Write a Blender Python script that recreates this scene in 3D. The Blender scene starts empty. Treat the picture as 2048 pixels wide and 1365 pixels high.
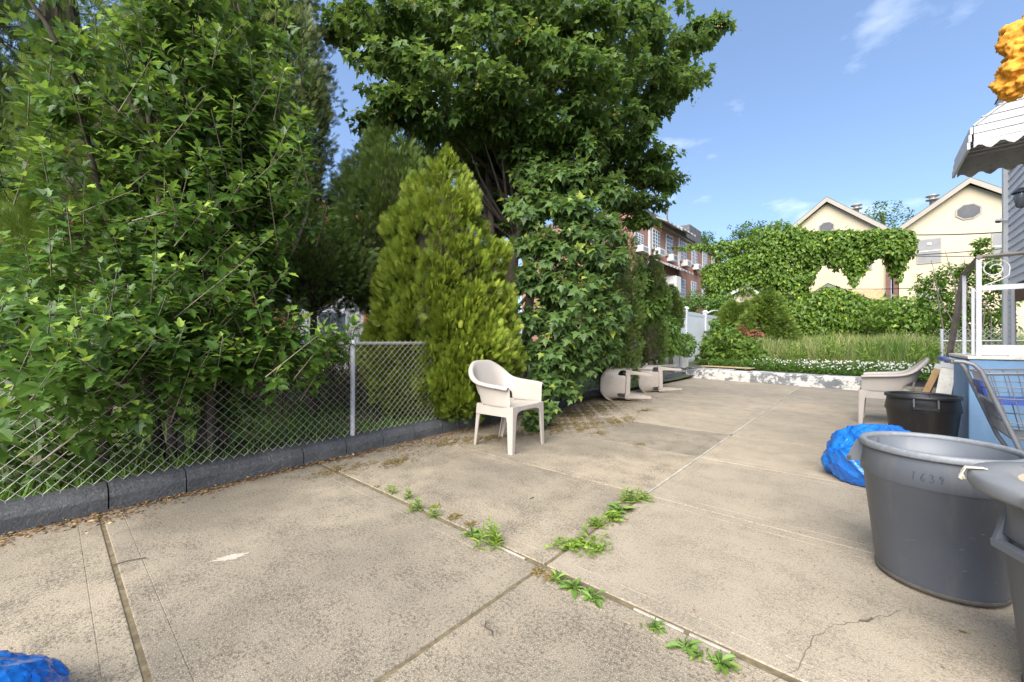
import bpy, bmesh, math, random
import numpy as np
from mathutils import Vector, Matrix
R = math.radians
random.seed(7); rng = np.random.default_rng(7)
scn = bpy.context.scene
col = scn.collection

# ------------------------------------------------------------------ camera
F_PX, HOR, CAMH, TH = 809.0, 683.0, 1.10, R(41.19)
cam = bpy.data.cameras.new('camera'); cam.lens = 36.0 * F_PX / 2048.0; cam.sensor_width = 36
cam.clip_start = 0.05; cam.clip_end = 2000
cam_o = bpy.data.objects.new('camera', cam); col.objects.link(cam_o)
cam_o.location = (0, 0, CAMH); cam_o.rotation_euler = (R(90), 0, TH)
scn.camera = cam_o

# ------------------------------------------------------------------ sky, sun, exposure
SUN_EL, SUN_AZ = R(43), math.atan2(0.25, -0.85)      # direction towards the sun (x, y)
world = bpy.data.worlds.new('World'); scn.world = world; world.use_nodes = True
wn, wl = world.node_tree.nodes, world.node_tree.links
wn.clear()
w_out = wn.new('ShaderNodeOutputWorld'); w_bg = wn.new('ShaderNodeBackground')
w_sky = wn.new('ShaderNodeTexSky'); w_sky.sky_type = 'NISHITA'; w_sky.sun_disc = False
w_sky.sun_elevation = SUN_EL; w_sky.sun_rotation = SUN_AZ
w_sky.air_density = 1.0; w_sky.dust_density = 1.3; w_sky.ozone_density = 1.4
w_bg.inputs[1].default_value = 0.14
tc = wn.new('ShaderNodeTexCoord'); sep = wn.new('ShaderNodeSeparateXYZ')
wl.new(tc.outputs['Generated'], sep.inputs[0])
def wmath(op, a, b):
    m = wn.new('ShaderNodeMath'); m.operation = op
    for i, v in enumerate((a, b)):
        if isinstance(v, (int, float)): m.inputs[i].default_value = v
        elif v is not None: wl.new(v, m.inputs[i])
    return m.outputs[0]
zz = wmath('ADD', wmath('MAXIMUM', sep.outputs[2], 0.0), 0.16)
cmb = wn.new('ShaderNodeCombineXYZ')
wl.new(wmath('DIVIDE', sep.outputs[0], zz), cmb.inputs[0]); wl.new(wmath('DIVIDE', sep.outputs[1], zz), cmb.inputs[1])
cn = wn.new('ShaderNodeTexNoise'); cn.inputs['Scale'].default_value = 2.1; cn.inputs['Detail'].default_value = 8; cn.inputs['Roughness'].default_value = 0.55
cof = wn.new('ShaderNodeVectorMath'); cof.operation = 'ADD'; cof.inputs[1].default_value = (11.3, 4.6, 5.0); wl.new(cmb.outputs[0], cof.inputs[0]); wl.new(cof.outputs[0], cn.inputs['Vector'])
cr = wn.new('ShaderNodeValToRGB'); cr.color_ramp.elements[0].position = 0.555; cr.color_ramp.elements[1].position = 0.84
cr.color_ramp.elements[0].color = (0, 0, 0, 1); cr.color_ramp.elements[1].color = (0.6, 0.6, 0.6, 1)
wl.new(cn.outputs['Fac'], cr.inputs[0])
cm = wn.new('ShaderNodeMix'); cm.data_type = 'RGBA'
wl.new(cr.outputs[0], cm.inputs['Factor']); wl.new(w_sky.outputs[0], cm.inputs[6]); cm.inputs[7].default_value = (5.6, 5.9, 6.6, 1)
lift = wn.new('ShaderNodeCombineXYZ'); wl.new(sep.outputs[0], lift.inputs[0]); wl.new(sep.outputs[1], lift.inputs[1]); wl.new(wmath('ADD', wmath('MAXIMUM', sep.outputs[2], 0.0), 0.17), lift.inputs[2])
wl.new(lift.outputs[0], w_sky.inputs[0])
wl.new(cm.outputs[2], w_bg.inputs[0]); wl.new(w_bg.outputs[0], w_out.inputs[0])

sun = bpy.data.lights.new('sun', 'SUN'); sun.energy = 3.6; sun.angle = R(60); sun.color = (1.0, 0.965, 0.90)
sun_o = bpy.data.objects.new('sun', sun); col.objects.link(sun_o)
sd = Vector((0.25, -0.85, 0)).normalized() * math.cos(SUN_EL) + Vector((0, 0, math.sin(SUN_EL)))
sun_o.rotation_euler = sd.to_track_quat('Z', 'Y').to_euler()
scn.view_settings.view_transform = 'Standard'; scn.view_settings.look = 'None'
scn.view_settings.gamma = 1; scn.view_settings.exposure = 1.38
scn.cycles.max_bounces = 6; scn.cycles.diffuse_bounces = 4; scn.cycles.glossy_bounces = 2; scn.cycles.transmission_bounces = 3

# ------------------------------------------------------------------ layout aid: a pixel of the photograph at depth d -> world point
CT, ST = math.cos(TH), math.sin(TH)
def P(px, py, d):
    xc = (px - 1024) / F_PX * d
    return Vector((xc * CT - d * ST, xc * ST + d * CT, CAMH - (py - HOR) / F_PX * d))
def G(px, py, z=0.0):
    return P(px, py, (CAMH - z) * F_PX / (py - HOR))
def PY(px, py, Y):            # same, at world depth Y
    t = math.tan(math.atan((px - 1024) / F_PX) - TH); X = t * Y
    return P(px, py, Y * CT - X * ST)
def PX(px, py, X):
    t = math.tan(math.atan((px - 1024) / F_PX) - TH); Y = X / t
    return P(px, py, Y * CT - X * ST)

# ------------------------------------------------------------------ materials
M = {}
def nt(name):
    m = bpy.data.materials.new(name); m.use_nodes = True
    n, l = m.node_tree.nodes, m.node_tree.links
    M[name] = m
    return m, n, l, n['Principled BSDF']
def noise(n, l, vec, scale, detail=4, rough=0.55):
    t = n.new('ShaderNodeTexNoise'); t.inputs['Scale'].default_value = scale
    t.inputs['Detail'].default_value = detail; t.inputs['Roughness'].default_value = rough
    if vec is not None: l.new(vec, t.inputs['Vector'])
    return t.outputs['Fac']
def ramp(n, l, fac, stops):
    r = n.new('ShaderNodeValToRGB'); e = r.color_ramp.elements
    while len(e) < len(stops): e.new(0.5)
    for i, (p, c) in enumerate(stops):
        e[i].position = p; e[i].color = (*c, 1) if len(c) == 3 else c
    l.new(fac, r.inputs[0]); return r.outputs[0]
def mix(n, l, a, b, fac, mode='MIX'):
    m = n.new('ShaderNodeMix'); m.data_type = 'RGBA'; m.blend_type = mode
    for s, v in ((m.inputs['Factor'], fac), (m.inputs[6], a), (m.inputs[7], b)):
        if isinstance(v, (int, float)): s.default_value = v
        elif isinstance(v, tuple): s.default_value = (*v, 1)
        else: l.new(v, s)
    return m.outputs[2]
def bump(n, l, bsdf, h, strength=0.3, dist=0.01):
    b = n.new('ShaderNodeBump'); b.inputs['Strength'].default_value = strength; b.inputs['Distance'].default_value = dist
    l.new(h, b.inputs['Height']); l.new(b.outputs[0], bsdf.inputs['Normal'])
def pos(n):
    return n.new('ShaderNodeNewGeometry').outputs['Position']
def objc(n):
    return n.new('ShaderNodeTexCoord').outputs['Object']
def plain(name, c, rough=0.5, var=0.15, scale=6, bumps=0.1, bscale=60, metal=0.0, dirt=None, dirt_amt=0.3, coord='obj', streak=False):
    m, n, l, b = nt(name)
    v = objc(n) if coord == 'obj' else pos(n)
    lo = tuple(x * (1 - var) for x in c); hi = tuple(min(1, x * (1 + var)) for x in c)
    cc = ramp(n, l, noise(n, l, v, scale, 6), [(0.3, lo), (0.7, hi)])
    if dirt:
        dv = v
        if streak:
            mpp = n.new('ShaderNodeMapping'); mpp.inputs['Scale'].default_value = (1, 1, .16); l.new(v, mpp.inputs['Vector']); dv = mpp.outputs[0]
        f = ramp(n, l, noise(n, l, dv, scale * 2.3, 9, 0.7), [(0.52, (0, 0, 0)), (0.72, (dirt_amt,) * 3)])
        cc = mix(n, l, cc, dirt, f)
    l.new(cc, b.inputs['Base Color']); b.inputs['Roughness'].default_value = rough; b.inputs['Metallic'].default_value = metal
    if bumps: bump(n, l, b, noise(n, l, v, bscale, 3), bumps, 0.004)
    return m
def leafmat(name, dark, light, tip=None, rough=0.45, trans=0.35, tcol=None):
    m, n, l, b = nt(name)
    a = n.new('ShaderNodeAttribute'); a.attribute_name = 'rnd'
    st = [(0.0, dark), (0.75, light)] + ([(1.0, tip)] if tip else [])
    c = ramp(n, l, a.outputs['Fac'], st)
    l.new(c, b.inputs['Base Color']); b.inputs['Roughness'].default_value = rough
    b.inputs['Specular IOR Level'].default_value = 0.35
    t = n.new('ShaderNodeBsdfTranslucent'); tm = mix(n, l, c, tcol or (0.30, 0.42, 0.05), 0.35)
    l.new(tm, t.inputs[0])
    s = n.new('ShaderNodeMixShader'); s.inputs[0].default_value = trans
    l.new(b.outputs[0], s.inputs[1]); l.new(t.outputs[0], s.inputs[2])
    l.new(s.outputs[0], n['Material Output'].inputs[0])
    return m

def concrete(name, base, dark, stain, spk, tint):
    m, n, l, b = nt(name)
    oi = n.new('ShaderNodeObjectInfo'); off = n.new('ShaderNodeVectorMath'); off.operation = 'MULTIPLY_ADD'
    l.new(oi.outputs['Random'], off.inputs[0]); off.inputs[1].default_value = (37, 53, 0); l.new(pos(n), off.inputs[2]); p = off.outputs[0]
    big = noise(n, l, p, 0.9, 7, 0.62); mid = noise(n, l, p, 4.5, 7, 0.7); fine = noise(n, l, p, 70, 4, 0.75); gr = noise(n, l, p, 210, 2, 0.7)
    sm = ramp(n, l, big, [(0.38, (0, 0, 0)), (0.64, (1, 1, 1))])
    c = mix(n, l, base, dark, mix(n, l, (0, 0, 0), (stain,) * 3, sm))
    c = mix(n, l, c, tint, ramp(n, l, mid, [(0.46, (0, 0, 0)), (0.72, (0.7,) * 3)]))
    # dark algae speckle, thicker inside the stained areas
    f = n.new('ShaderNodeMath'); f.operation = 'MULTIPLY_ADD'; l.new(mid, f.inputs[0]); f.inputs[1].default_value = 0.55; l.new(fine, f.inputs[2])
    c = mix(n, l, c, tuple(x * 0.42 for x in dark), ramp(n, l, f.outputs[0], [(0.75, (0, 0, 0)), (0.90, (spk,) * 3)]))
    c = mix(n, l, c, (0.66, 0.58, 0.46), ramp(n, l, gr, [(0.54, (0, 0, 0)), (0.72, (0.6,) * 3)]))
    c = mix(n, l, c, (0.10, 0.085, 0.06), ramp(n, l, gr, [(0.27, (0.75,) * 3), (0.42, (0, 0, 0))]))
    mp = n.new('ShaderNodeMapping'); mp.inputs['Rotation'].default_value = (0, 0, R(25)); mp.inputs['Scale'].default_value = (1.0, 0.3, 1); l.new(p, mp.inputs['Vector'])
    st = noise(n, l, mp.outputs[0], 30, 5, 0.75)
    c = mix(n, l, c, (0.12, 0.095, 0.065), ramp(n, l, st, [(0.66, (0, 0, 0)), (0.74, (spk * .8,) * 3)]))
    c = mix(n, l, c, ramp(n, l, oi.outputs['Random'], [(0, (0.90, 0.90, 0.90)), (1, (1.05, 1.03, 1.0))]), 1.0, 'MULTIPLY')
    l.new(c, b.inputs['Base Color']); b.inputs['Roughness'].default_value = 0.92; b.inputs['Specular IOR Level'].default_value = 0.2
    h = n.new('ShaderNodeMath'); h.operation = 'ADD'; l.new(fine, h.inputs[0]); l.new(gr, h.inputs[1])
    bump(n, l, b, h.outputs[0], 0.55, 0.004)
    return m
concrete('concrete_old', (0.300, 0.252, 0.186), (0.160, 0.138, 0.106), 0.9, 0.75, (0.230, 0.194, 0.145))
concrete('concrete_pale', (0.355, 0.300, 0.224), (0.245, 0.208, 0.157), 0.65, 0.5, (0.292, 0.246, 0.184))
plain('soil', (0.13, 0.10, 0.055), 0.95, 0.4, 30, 0.6, 120, coord='pos')
plain('joint_wood', (0.36, 0.325, 0.265), 0.85, 0.25, 14, 0.4, 60, dirt=(0.12, 0.10, 0.07), dirt_amt=0.7, coord='pos')
plain('crack', (0.13, 0.11, 0.085), 0.95, 0.2, 20, 0)
plain('white_splash', (0.40, 0.35, 0.285), 0.7, 0.08, 20, 0.1, coord='pos')
plain('resin', (0.365, 0.326, 0.285), 0.42, 0.05, 5, 0.03, 200, dirt=(0.40, 0.33, 0.26), dirt_amt=0.35)
plain('resin_worn', (0.36, 0.315, 0.275), 0.5, 0.08, 5, 0.05, 200, dirt=(0.27, 0.22, 0.17), dirt_amt=0.5)
plain('galvanised', (0.30, 0.29, 0.27), 0.45, 0.15, 12, 0.05, 90, metal=0.35, dirt=(0.30, 0.20, 0.12), dirt_amt=0.35)
plain('wire', (0.42, 0.39, 0.33), 0.5, 0.2, 9, 0, metal=0.3, dirt=(0.27, 0.17, 0.09), dirt_amt=0.5, coord='pos')
plain('post_paint', (0.46, 0.46, 0.48), 0.45, 0.08, 14, 0.15, 60, dirt=(0.35, 0.33, 0.31), dirt_amt=0.5)
plain('grey_plastic', (0.094, 0.104, 0.121), 0.45, 0.08, 4, 0.08, 160, dirt=(0.17, 0.165, 0.155), dirt_amt=0.55, streak=True)
plain('grey_plastic_rim', (0.155, 0.163, 0.175), 0.5, 0.12, 30, 0.15, 120, dirt=(0.34, 0.33, 0.31), dirt_amt=0.4)
plain('grey_lid', (0.15, 0.155, 0.16), 0.5, 0.08, 6, 0.05, 120, dirt=(0.30, 0.26, 0.20), dirt_amt=0.45)
plain('lid_dust', (0.36, 0.29, 0.21), 0.9, 0.25, 18, 0.3, 90)
plain('black_plastic', (0.016, 0.016, 0.017), 0.45, 0.2, 5, 0.05, 140, dirt=(0.05, 0.047, 0.042), dirt_amt=0.6, streak=True)
plain('grime', (0.075, 0.065, 0.05), 0.9, 0.3, 30, 0.2)
plain('marker_ink', (0.04, 0.042, 0.055), 0.6, 0.1, 20, 0)
plain('rope', (0.62, 0.54, 0.40), 0.9, 0.2, 60, 0.3)
plain('cart_metal', (0.165, 0.170, 0.180), 0.42, 0.15, 12, 0.05, 90, metal=0.2, dirt=(0.2, 0.18, 0.16), dirt_amt=0.3)
plain('cart_blue', (0.022, 0.060, 0.33), 0.4, 0.15, 10, 0.03)
plain('rubber', (0.02, 0.02, 0.02), 0.8, 0.2, 10, 0.1)
plain('blue_stucco', (0.16, 0.28, 0.44), 0.8, 0.10, 3, 0.6, 28, dirt=(0.24, 0.35, 0.48), dirt_amt=0.6)
plain('white_metal', (0.62, 0.62, 0.63), 0.45, 0.05, 8, 0.08, 60, dirt=(0.42, 0.36, 0.29), dirt_amt=0.35)
plain('rail_wood', (0.20, 0.175, 0.15), 0.8, 0.25, 9, 0.4, 50)
plain('chipped_paint', (0.70, 0.66, 0.58), 0.8, 0.1, 8, 0.5, 40, dirt=(0.40, 0.35, 0.27), dirt_amt=0.7)
plain('siding', (0.56, 0.57, 0.59), 0.55, 0.04, 2, 0.05, 60, dirt=(0.5, 0.5, 0.49), dirt_amt=0.35)
plain('soffit', (0.40, 0.42, 0.40), 0.6, 0.06, 3, 0.05)
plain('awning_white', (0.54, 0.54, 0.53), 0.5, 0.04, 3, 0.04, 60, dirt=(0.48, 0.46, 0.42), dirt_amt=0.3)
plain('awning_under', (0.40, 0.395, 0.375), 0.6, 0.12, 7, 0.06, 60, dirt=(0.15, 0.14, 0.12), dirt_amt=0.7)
plain('dark_wood', (0.10, 0.045, 0.028), 0.6, 0.3, 6, 0.1)
plain('dark_void', (0.05, 0.048, 0.045), 0.9, 0.2, 4, 0.1)
plain('black_metal', (0.02, 0.021, 0.025), 0.4, 0.2, 6, 0.05)
plain('foam', (0.58, 0.25, 0.016), 0.8, 0.2, 9, 0.6, 40, dirt=(0.36, 0.11, 0.008), dirt_amt=0.6)
plain('blue_plank', (0.50, 0.44, 0.36), 0.8, 0.2, 10, 0.2)
plain('wood_tan', (0.42, 0.26, 0.12), 0.7, 0.2, 8, 0.2)
plain('plywood', (0.42, 0.31, 0.17), 0.85, 0.2, 6, 0.2, dirt=(0.22, 0.17, 0.12), dirt_amt=0.5)
plain('grey_board', (0.16, 0.16, 0.165), 0.8, 0.2, 8, 0.2)
plain('cream_stucco', (0.47, 0.395, 0.275), 0.9, 0.05, 0.4, 0.3, 8, dirt=(0.38, 0.315, 0.22), dirt_amt=0.6, coord='pos')
plain('fascia', (0.28, 0.25, 0.205), 0.7, 0.06, 2, 0.05)
plain('roof_dark', (0.10, 0.095, 0.09), 0.9, 0.25, 3, 0.3)
plain('roof_red', (0.32, 0.115, 0.07), 0.9, 0.25, 5, 0.3)
plain('brown_pipe', (0.11, 0.045, 0.03), 0.5, 0.15, 3, 0)
plain('glass', (0.10, 0.11, 0.125), 0.12, 0.2, 0.7, 0)
plain('blind', (0.19, 0.185, 0.18), 0.6, 0.15, 2, 0)
plain('vent_dark', (0.085, 0.085, 0.09), 0.85, 0.15, 5, 0.1)
plain('white_paint', (0.52, 0.52, 0.51), 0.55, 0.05, 2, 0.03)
plain('vinyl', (0.54, 0.555, 0.57), 0.4, 0.03, 2, 0.02)
plain('ac_unit', (0.58, 0.57, 0.54), 0.5, 0.06, 4, 0.02)
plain('ac_grille', (0.22, 0.22, 0.22), 0.6, 0.1, 4, 0.02)
plain('bark', (0.085, 0.066, 0.050), 0.95, 0.35, 14, 0.9, 30)
plain('bark_light', (0.22, 0.18, 0.13), 0.9, 0.25, 14, 0.5, 40)
plain('dead_twig', (0.105, 0.075, 0.052), 0.95, 0.3, 14, 0.4, 40)
plain('cable', (0.03, 0.028, 0.026), 0.6, 0.1, 4, 0)
plain('dark_core', (0.045, 0.038, 0.020), 1.0, 0.4, 9, 1.0, 22)  # solid core of the conifers, crown shade put into its colour

m, n, l, b = nt('kerb_paint')
p = pos(n)
c = ramp(n, l, noise(n, l, p, 4, 7, 0.6), [(0.3, (0.050, 0.053, 0.057)), (0.7, (0.10, 0.102, 0.105))])
c = mix(n, l, c, (0.30, 0.28, 0.24), ramp(n, l, noise(n, l, p, 42, 8, 0.8), [(0.56, (0, 0, 0)), (0.66, (0.8,) * 3)]))
c = mix(n, l, c, (0.032, 0.033, 0.034), ramp(n, l, noise(n, l, p, 9, 8, 0.7), [(0.58, (0, 0, 0)), (0.72, (0.7,) * 3)]))
l.new(c, b.inputs['Base Color']); b.inputs['Roughness'].default_value = 0.62
bump(n, l, b, noise(n, l, p, 24, 9, 0.75), 1.0, 0.03)

m, n, l, b = nt('peeling_paint')
p = pos(n)
mp = n.new('ShaderNodeMapping'); mp.inputs['Scale'].default_value = (1, 1, 1.2); l.new(p, mp.inputs['Vector'])
grey = ramp(n, l, noise(n, l, p, 3, 6), [(0.3, (0.14, 0.147, 0.157)), (0.7, (0.20, 0.207, 0.215))])
pn = n.new('ShaderNodeTexNoise'); pn.inputs['Scale'].default_value = 2.6; pn.inputs['Detail'].default_value = 12; pn.inputs['Roughness'].default_value = 0.78; l.new(mp.outputs[0], pn.inputs['Vector'])
ad = n.new('ShaderNodeMath'); ad.operation = 'MULTIPLY'; l.new(pn.outputs['Fac'], ad.inputs[0]); ad.inputs[1].default_value = 1.0
c = mix(n, l, grey, (0.62, 0.585, 0.53), ramp(n, l, ad.outputs[0], [(0.485, (0, 0, 0)), (0.515, (1, 1, 1))]))
c = mix(n, l, c, (0.20, 0.175, 0.14), ramp(n, l, noise(n, l, p, 24, 8, 0.75), [(0.60, (0, 0, 0)), (0.70, (0.75,) * 3)]))
l.new(c, b.inputs['Base Color']); b.inputs['Roughness'].default_value = 0.8
bump(n, l, b, ad.outputs[0], 0.5, 0.01)

m, n, l, b = nt('brick')
v = objc(n); sx_ = n.new('ShaderNodeSeparateXYZ'); l.new(v, sx_.inputs[0]); mp = n.new('ShaderNodeCombineXYZ'); l.new(sx_.outputs[1], mp.inputs[0]); l.new(sx_.outputs[2], mp.inputs[1])
bt = n.new('ShaderNodeTexBrick'); l.new(mp.outputs[0], bt.inputs['Vector'])
bt.inputs['Scale'].default_value = 1.0; bt.inputs['Brick Width'].default_value = 0.22; bt.inputs['Row Height'].default_value = 0.075; bt.inputs['Mortar Size'].default_value = 0.008
bt.inputs['Color1'].default_value = (0.235, 0.105, 0.072, 1); bt.inputs['Color2'].default_value = (0.31, 0.15, 0.10, 1); bt.inputs['Mortar'].default_value = (0.27, 0.19, 0.15, 1)
c = mix(n, l, bt.outputs[0], (0.34, 0.19, 0.13), ramp(n, l, noise(n, l, v, 1.2, 5), [(0.45, (0, 0, 0)), (0.75, (0.5,) * 3)]))
l.new(c, b.inputs['Base Color']); b.inputs['Roughness'].default_value = 0.9

m, n, l, b = nt('ground_earth')
p = pos(n)
c = ramp(n, l, noise(n, l, p, 1.5, 8, 0.65), [(0.32, (0.085, 0.068, 0.043)), (0.55, (0.075, 0.095, 0.035)), (0.75, (0.05, 0.095, 0.02))])
l.new(c, b.inputs['Base Color']); b.inputs['Roughness'].default_value = 0.95; bump(n, l, b, noise(n, l, p, 25, 4), 0.6, 0.03)

m, n, l, b = nt('bag_plastic')
l.new(ramp(n, l, noise(n, l, objc(n), 7, 4), [(0.3, (0.008, 0.115, 0.46)), (0.7, (0.016, 0.19, 0.60))]), b.inputs['Base Color'])
b.inputs['Roughness'].default_value = 0.17; b.inputs['Coat Weight'].default_value = 0.5; b.inputs['Coat Roughness'].default_value = 0.1
bn = n.new('ShaderNodeTexVoronoi'); bn.feature = 'DISTANCE_TO_EDGE'; bn.inputs['Scale'].default_value = 20
nn = n.new('ShaderNodeTexNoise'); nn.inputs['Scale'].default_value = 5; nn.inputs['Detail'].default_value = 3
l.new(objc(n), nn.inputs['Vector']); va = n.new('ShaderNodeVectorMath'); va.operation = 'MULTIPLY_ADD'
l.new(nn.outputs['Color'], va.inputs[0]); va.inputs[1].default_value = (0.25,) * 3; l.new(objc(n), va.inputs[2]); l.new(va.outputs[0], bn.inputs['Vector'])
bump(n, l, b, bn.outputs[0], 0.6, 0.02)
tb = n.new('ShaderNodeBsdfTranslucent'); tb.inputs[0].default_value = (0.02, 0.30, 0.85, 1); sb = n.new('ShaderNodeMixShader'); sb.inputs[0].default_value = 0.22
l.new(b.outputs[0], sb.inputs[1]); l.new(tb.outputs[0], sb.inputs[2]); l.new(sb.outputs[0], n['Material Output'].inputs[0])

leafmat('hibiscus_leaf', (0.036, 0.080, 0.016), (0.092, 0.180, 0.028), (0.30, 0.41, 0.06), 0.40, 0.38)
leafmat('maple_leaf', (0.055, 0.105, 0.034), (0.120, 0.205, 0.052), (0.36, 0.42, 0.065), 0.42, 0.38)
leafmat('maple_dark_leaf', (0.055, 0.105, 0.028), (0.115, 0.195, 0.042), (0.28, 0.34, 0.055), 0.42, 0.42)
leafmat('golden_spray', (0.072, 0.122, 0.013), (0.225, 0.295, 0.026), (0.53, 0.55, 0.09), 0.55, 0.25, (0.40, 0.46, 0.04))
leafmat('dark_spray', (0.042, 0.080, 0.018), (0.105, 0.160, 0.030), (0.20, 0.24, 0.045), 0.55, 0.25)
leafmat('mid_spray', (0.050, 0.100, 0.016), (0.140, 0.205, 0.026), (0.26, 0.31, 0.04), 0.55, 0.25)
leafmat('sparse_spray', (0.048, 0.075, 0.024), (0.115, 0.145, 0.036), (0.18, 0.19, 0.05), 0.55, 0.2)
leafmat('ivy_leaf', (0.052, 0.110, 0.015), (0.150, 0.245, 0.030), (0.36, 0.42, 0.055), 0.42, 0.38)
leafmat('light_leaf', (0.060, 0.125, 0.020), (0.160, 0.275, 0.040), (0.30, 0.40, 0.07), 0.45, 0.35)
leafmat('shrub_leaf', (0.038, 0.090, 0.016), (0.095, 0.190, 0.028), (0.20, 0.30, 0.05), 0.45, 0.32)
leafmat('red_leaf', (0.17, 0.06, 0.03), (0.30, 0.12, 0.06), (0.38, 0.18, 0.09), 0.5, 0.3, (0.5, 0.2, 0.05))
leafmat('grass_blade', (0.085, 0.145, 0.028), (0.215, 0.270, 0.070), (0.40, 0.35, 0.17), 0.6, 0.3)
leafmat('lawn_blade', (0.07, 0.15, 0.018), (0.16, 0.30, 0.04), (0.28, 0.34, 0.07), 0.6, 0.3)
leafmat('clover', (0.045, 0.110, 0.016), (0.115, 0.215, 0.030), (0.20, 0.30, 0.05), 0.5, 0.3)
leafmat('flower_white', (0.62, 0.60, 0.50), (0.80, 0.78, 0.70), (0.85, 0.83, 0.78), 0.7, 0.2, (0.8, 0.8, 0.7))
leafmat('samara', (0.34, 0.27, 0.05), (0.50, 0.38, 0.08), (0.55, 0.36, 0.09), 0.6, 0.3, (0.5, 0.4, 0.1))
leafmat('litter', (0.10, 0.055, 0.025), (0.24, 0.135, 0.05), (0.42, 0.31, 0.17), 0.9, 0.05, (0.3, 0.2, 0.08))
leafmat('catkin_litter', (0.13, 0.095, 0.038), (0.225, 0.165, 0.065), (0.33, 0.26, 0.14), 0.9, 0.05, (0.3, 0.2, 0.08))
leafmat('weed_leaf', (0.085, 0.160, 0.020), (0.215, 0.320, 0.040), (0.32, 0.40, 0.06), 0.5, 0.3)
leafmat('broad_weed', (0.085, 0.160, 0.030), (0.160, 0.260, 0.050), (0.28, 0.36, 0.08), 0.5, 0.25)

# ------------------------------------------------------------------ object helpers
def link(o, parent=None):
    col.objects.link(o)
    if parent is not None: o.parent = parent
    return o
def tag(o, label=None, cat=None, group=None, kind=None):
    if label: o['label'] = label
    if cat: o['category'] = cat
    if group: o['group'] = group
    if kind: o['kind'] = kind
    return o
def empty(name, loc=(0, 0, 0), rz=0.0, label=None, cat=None, group=None):
    o = bpy.data.objects.new(name, None); o.empty_display_size = 0.1
    o.location = loc; o.rotation_euler = (0, 0, rz)
    return tag(link(o), label, cat, group)
class MB:
    """collects pieces, then builds one mesh object"""
    def __init__(s): s.v, s.f, s.sm = [], [], []
    def add(s, vs, fs, smooth=False):
        b = len(s.v); s.v += [tuple(v) for v in vs]; s.f += [tuple(i + b for i in f) for f in fs]; s.sm += [smooth] * len(fs); return s
    def box(s, x0, x1, y0, y1, z0, z1, mat=None, ch=0.0):
        if ch <= 0:
            vs = [(x, y, z) for z in (z0, z1) for y in (y0, y1) for x in (x0, x1)]
            fs = [(0, 2, 3, 1), (4, 5, 7, 6), (0, 1, 5, 4), (2, 6, 7, 3), (0, 4, 6, 2), (1, 3, 7, 5)]
        else:
            bm = bmesh.new(); bmesh.ops.create_cube(bm, size=1)
            for v in bm.verts:
                v.co = ((x0 + x1) / 2 + v.co.x * (x1 - x0), (y0 + y1) / 2 + v.co.y * (y1 - y0), (z0 + z1) / 2 + v.co.z * (z1 - z0))
            bmesh.ops.bevel(bm, geom=bm.edges[:], offset=ch, segments=2, affect='EDGES', profile=0.5)
            bm.verts.index_update(); vs = [tuple(v.co) for v in bm.verts]; fs = [tuple(v.index for v in f.verts) for f in bm.faces]; bm.free()
        if mat is not None: vs = [tuple(mat @ Vector(v)) for v in vs]
        return s.add(vs, fs)
    def tube(s, pts, r, seg=8, cap=True, smooth=True):
        pts = [Vector(p) for p in pts]; n = len(pts)
        rs = r if isinstance(r, (list, tuple)) else [r] * n
        vs, fs = [], []
        prev = None
        for i, p in enumerate(pts):
            t = (pts[min(i + 1, n - 1)] - pts[max(i - 1, 0)])
            t = t.normalized() if t.length > 1e-9 else Vector((0, 0, 1))
            if prev is None:
                a = Vector((0, 0, 1)) if abs(t.z) < 0.9 else Vector((1, 0, 0)); u = t.cross(a).normalized()
            else:
                u = prev - t * prev.dot(t); u = u.normalized() if u.length > 1e-6 else t.orthogonal().normalized()
            prev = u; w = t.cross(u)
            for k in range(seg):
                a = 2 * math.pi * k / seg; vs.append(p + (u * math.cos(a) + w * math.sin(a)) * rs[i])
        for i in range(n - 1):
            for k in range(seg):
                fs.append((i * seg + k, i * seg + (k + 1) % seg, (i + 1) * seg + (k + 1) % seg, (i + 1) * seg + k))
        s.add(vs, fs, smooth)
        if cap: s.add([vs[k] for k in range(seg)], [tuple(range(seg))[::-1]]); s.add([vs[(n - 1) * seg + k] for k in range(seg)], [tuple(range(seg))])
        return s
    def lathe(s, prof, seg=48, c=(0, 0, 0), smooth=True):
        vs, fs = [], []; m = len(prof)
        for k in range(seg):
            a = 2 * math.pi * k / seg
            for (r, z) in prof: vs.append((c[0] + r * math.cos(a), c[1] + r * math.sin(a), c[2] + z))
        for k in range(seg):
            for i in range(m - 1):
                a, b_ = k * m + i, ((k + 1) % seg) * m + i
                fs.append((a, b_, b_ + 1, a + 1))
        return s.add(vs, fs, smooth)
    def prism(s, poly, fn, t0, t1):
        n = len(poly); vs = [fn(a, b, t0) for a, b in poly] + [fn(a, b, t1) for a, b in poly]
        fs = [tuple(range(n))[::-1], tuple(range(n, 2 * n))] + [(i, (i + 1) % n, n + (i + 1) % n, n + i) for i in range(n)]
        return s.add(vs, fs)
    def mesh(s, name, mat):
        me = bpy.data.meshes.new(name); me.from_pydata(s.v, [], s.f); me.materials.append(M[mat])
        me.polygons.foreach_set('use_smooth', s.sm); me.update(); return me
    def build(s, name, mat, parent=None, fixn=True):
        me = s.mesh(name, mat)
        if fixn:
            bm = bmesh.new(); bm.from_mesh(me); bmesh.ops.recalc_face_normals(bm, faces=bm.faces[:]); bm.to_mesh(me); bm.free()
        return link(bpy.data.objects.new(name, me), parent)
def copy_tree(o, parent=None):
    c = o.copy(); link(c, parent)
    for ch in list(o.children): copy_tree(ch, c)
    return c
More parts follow.
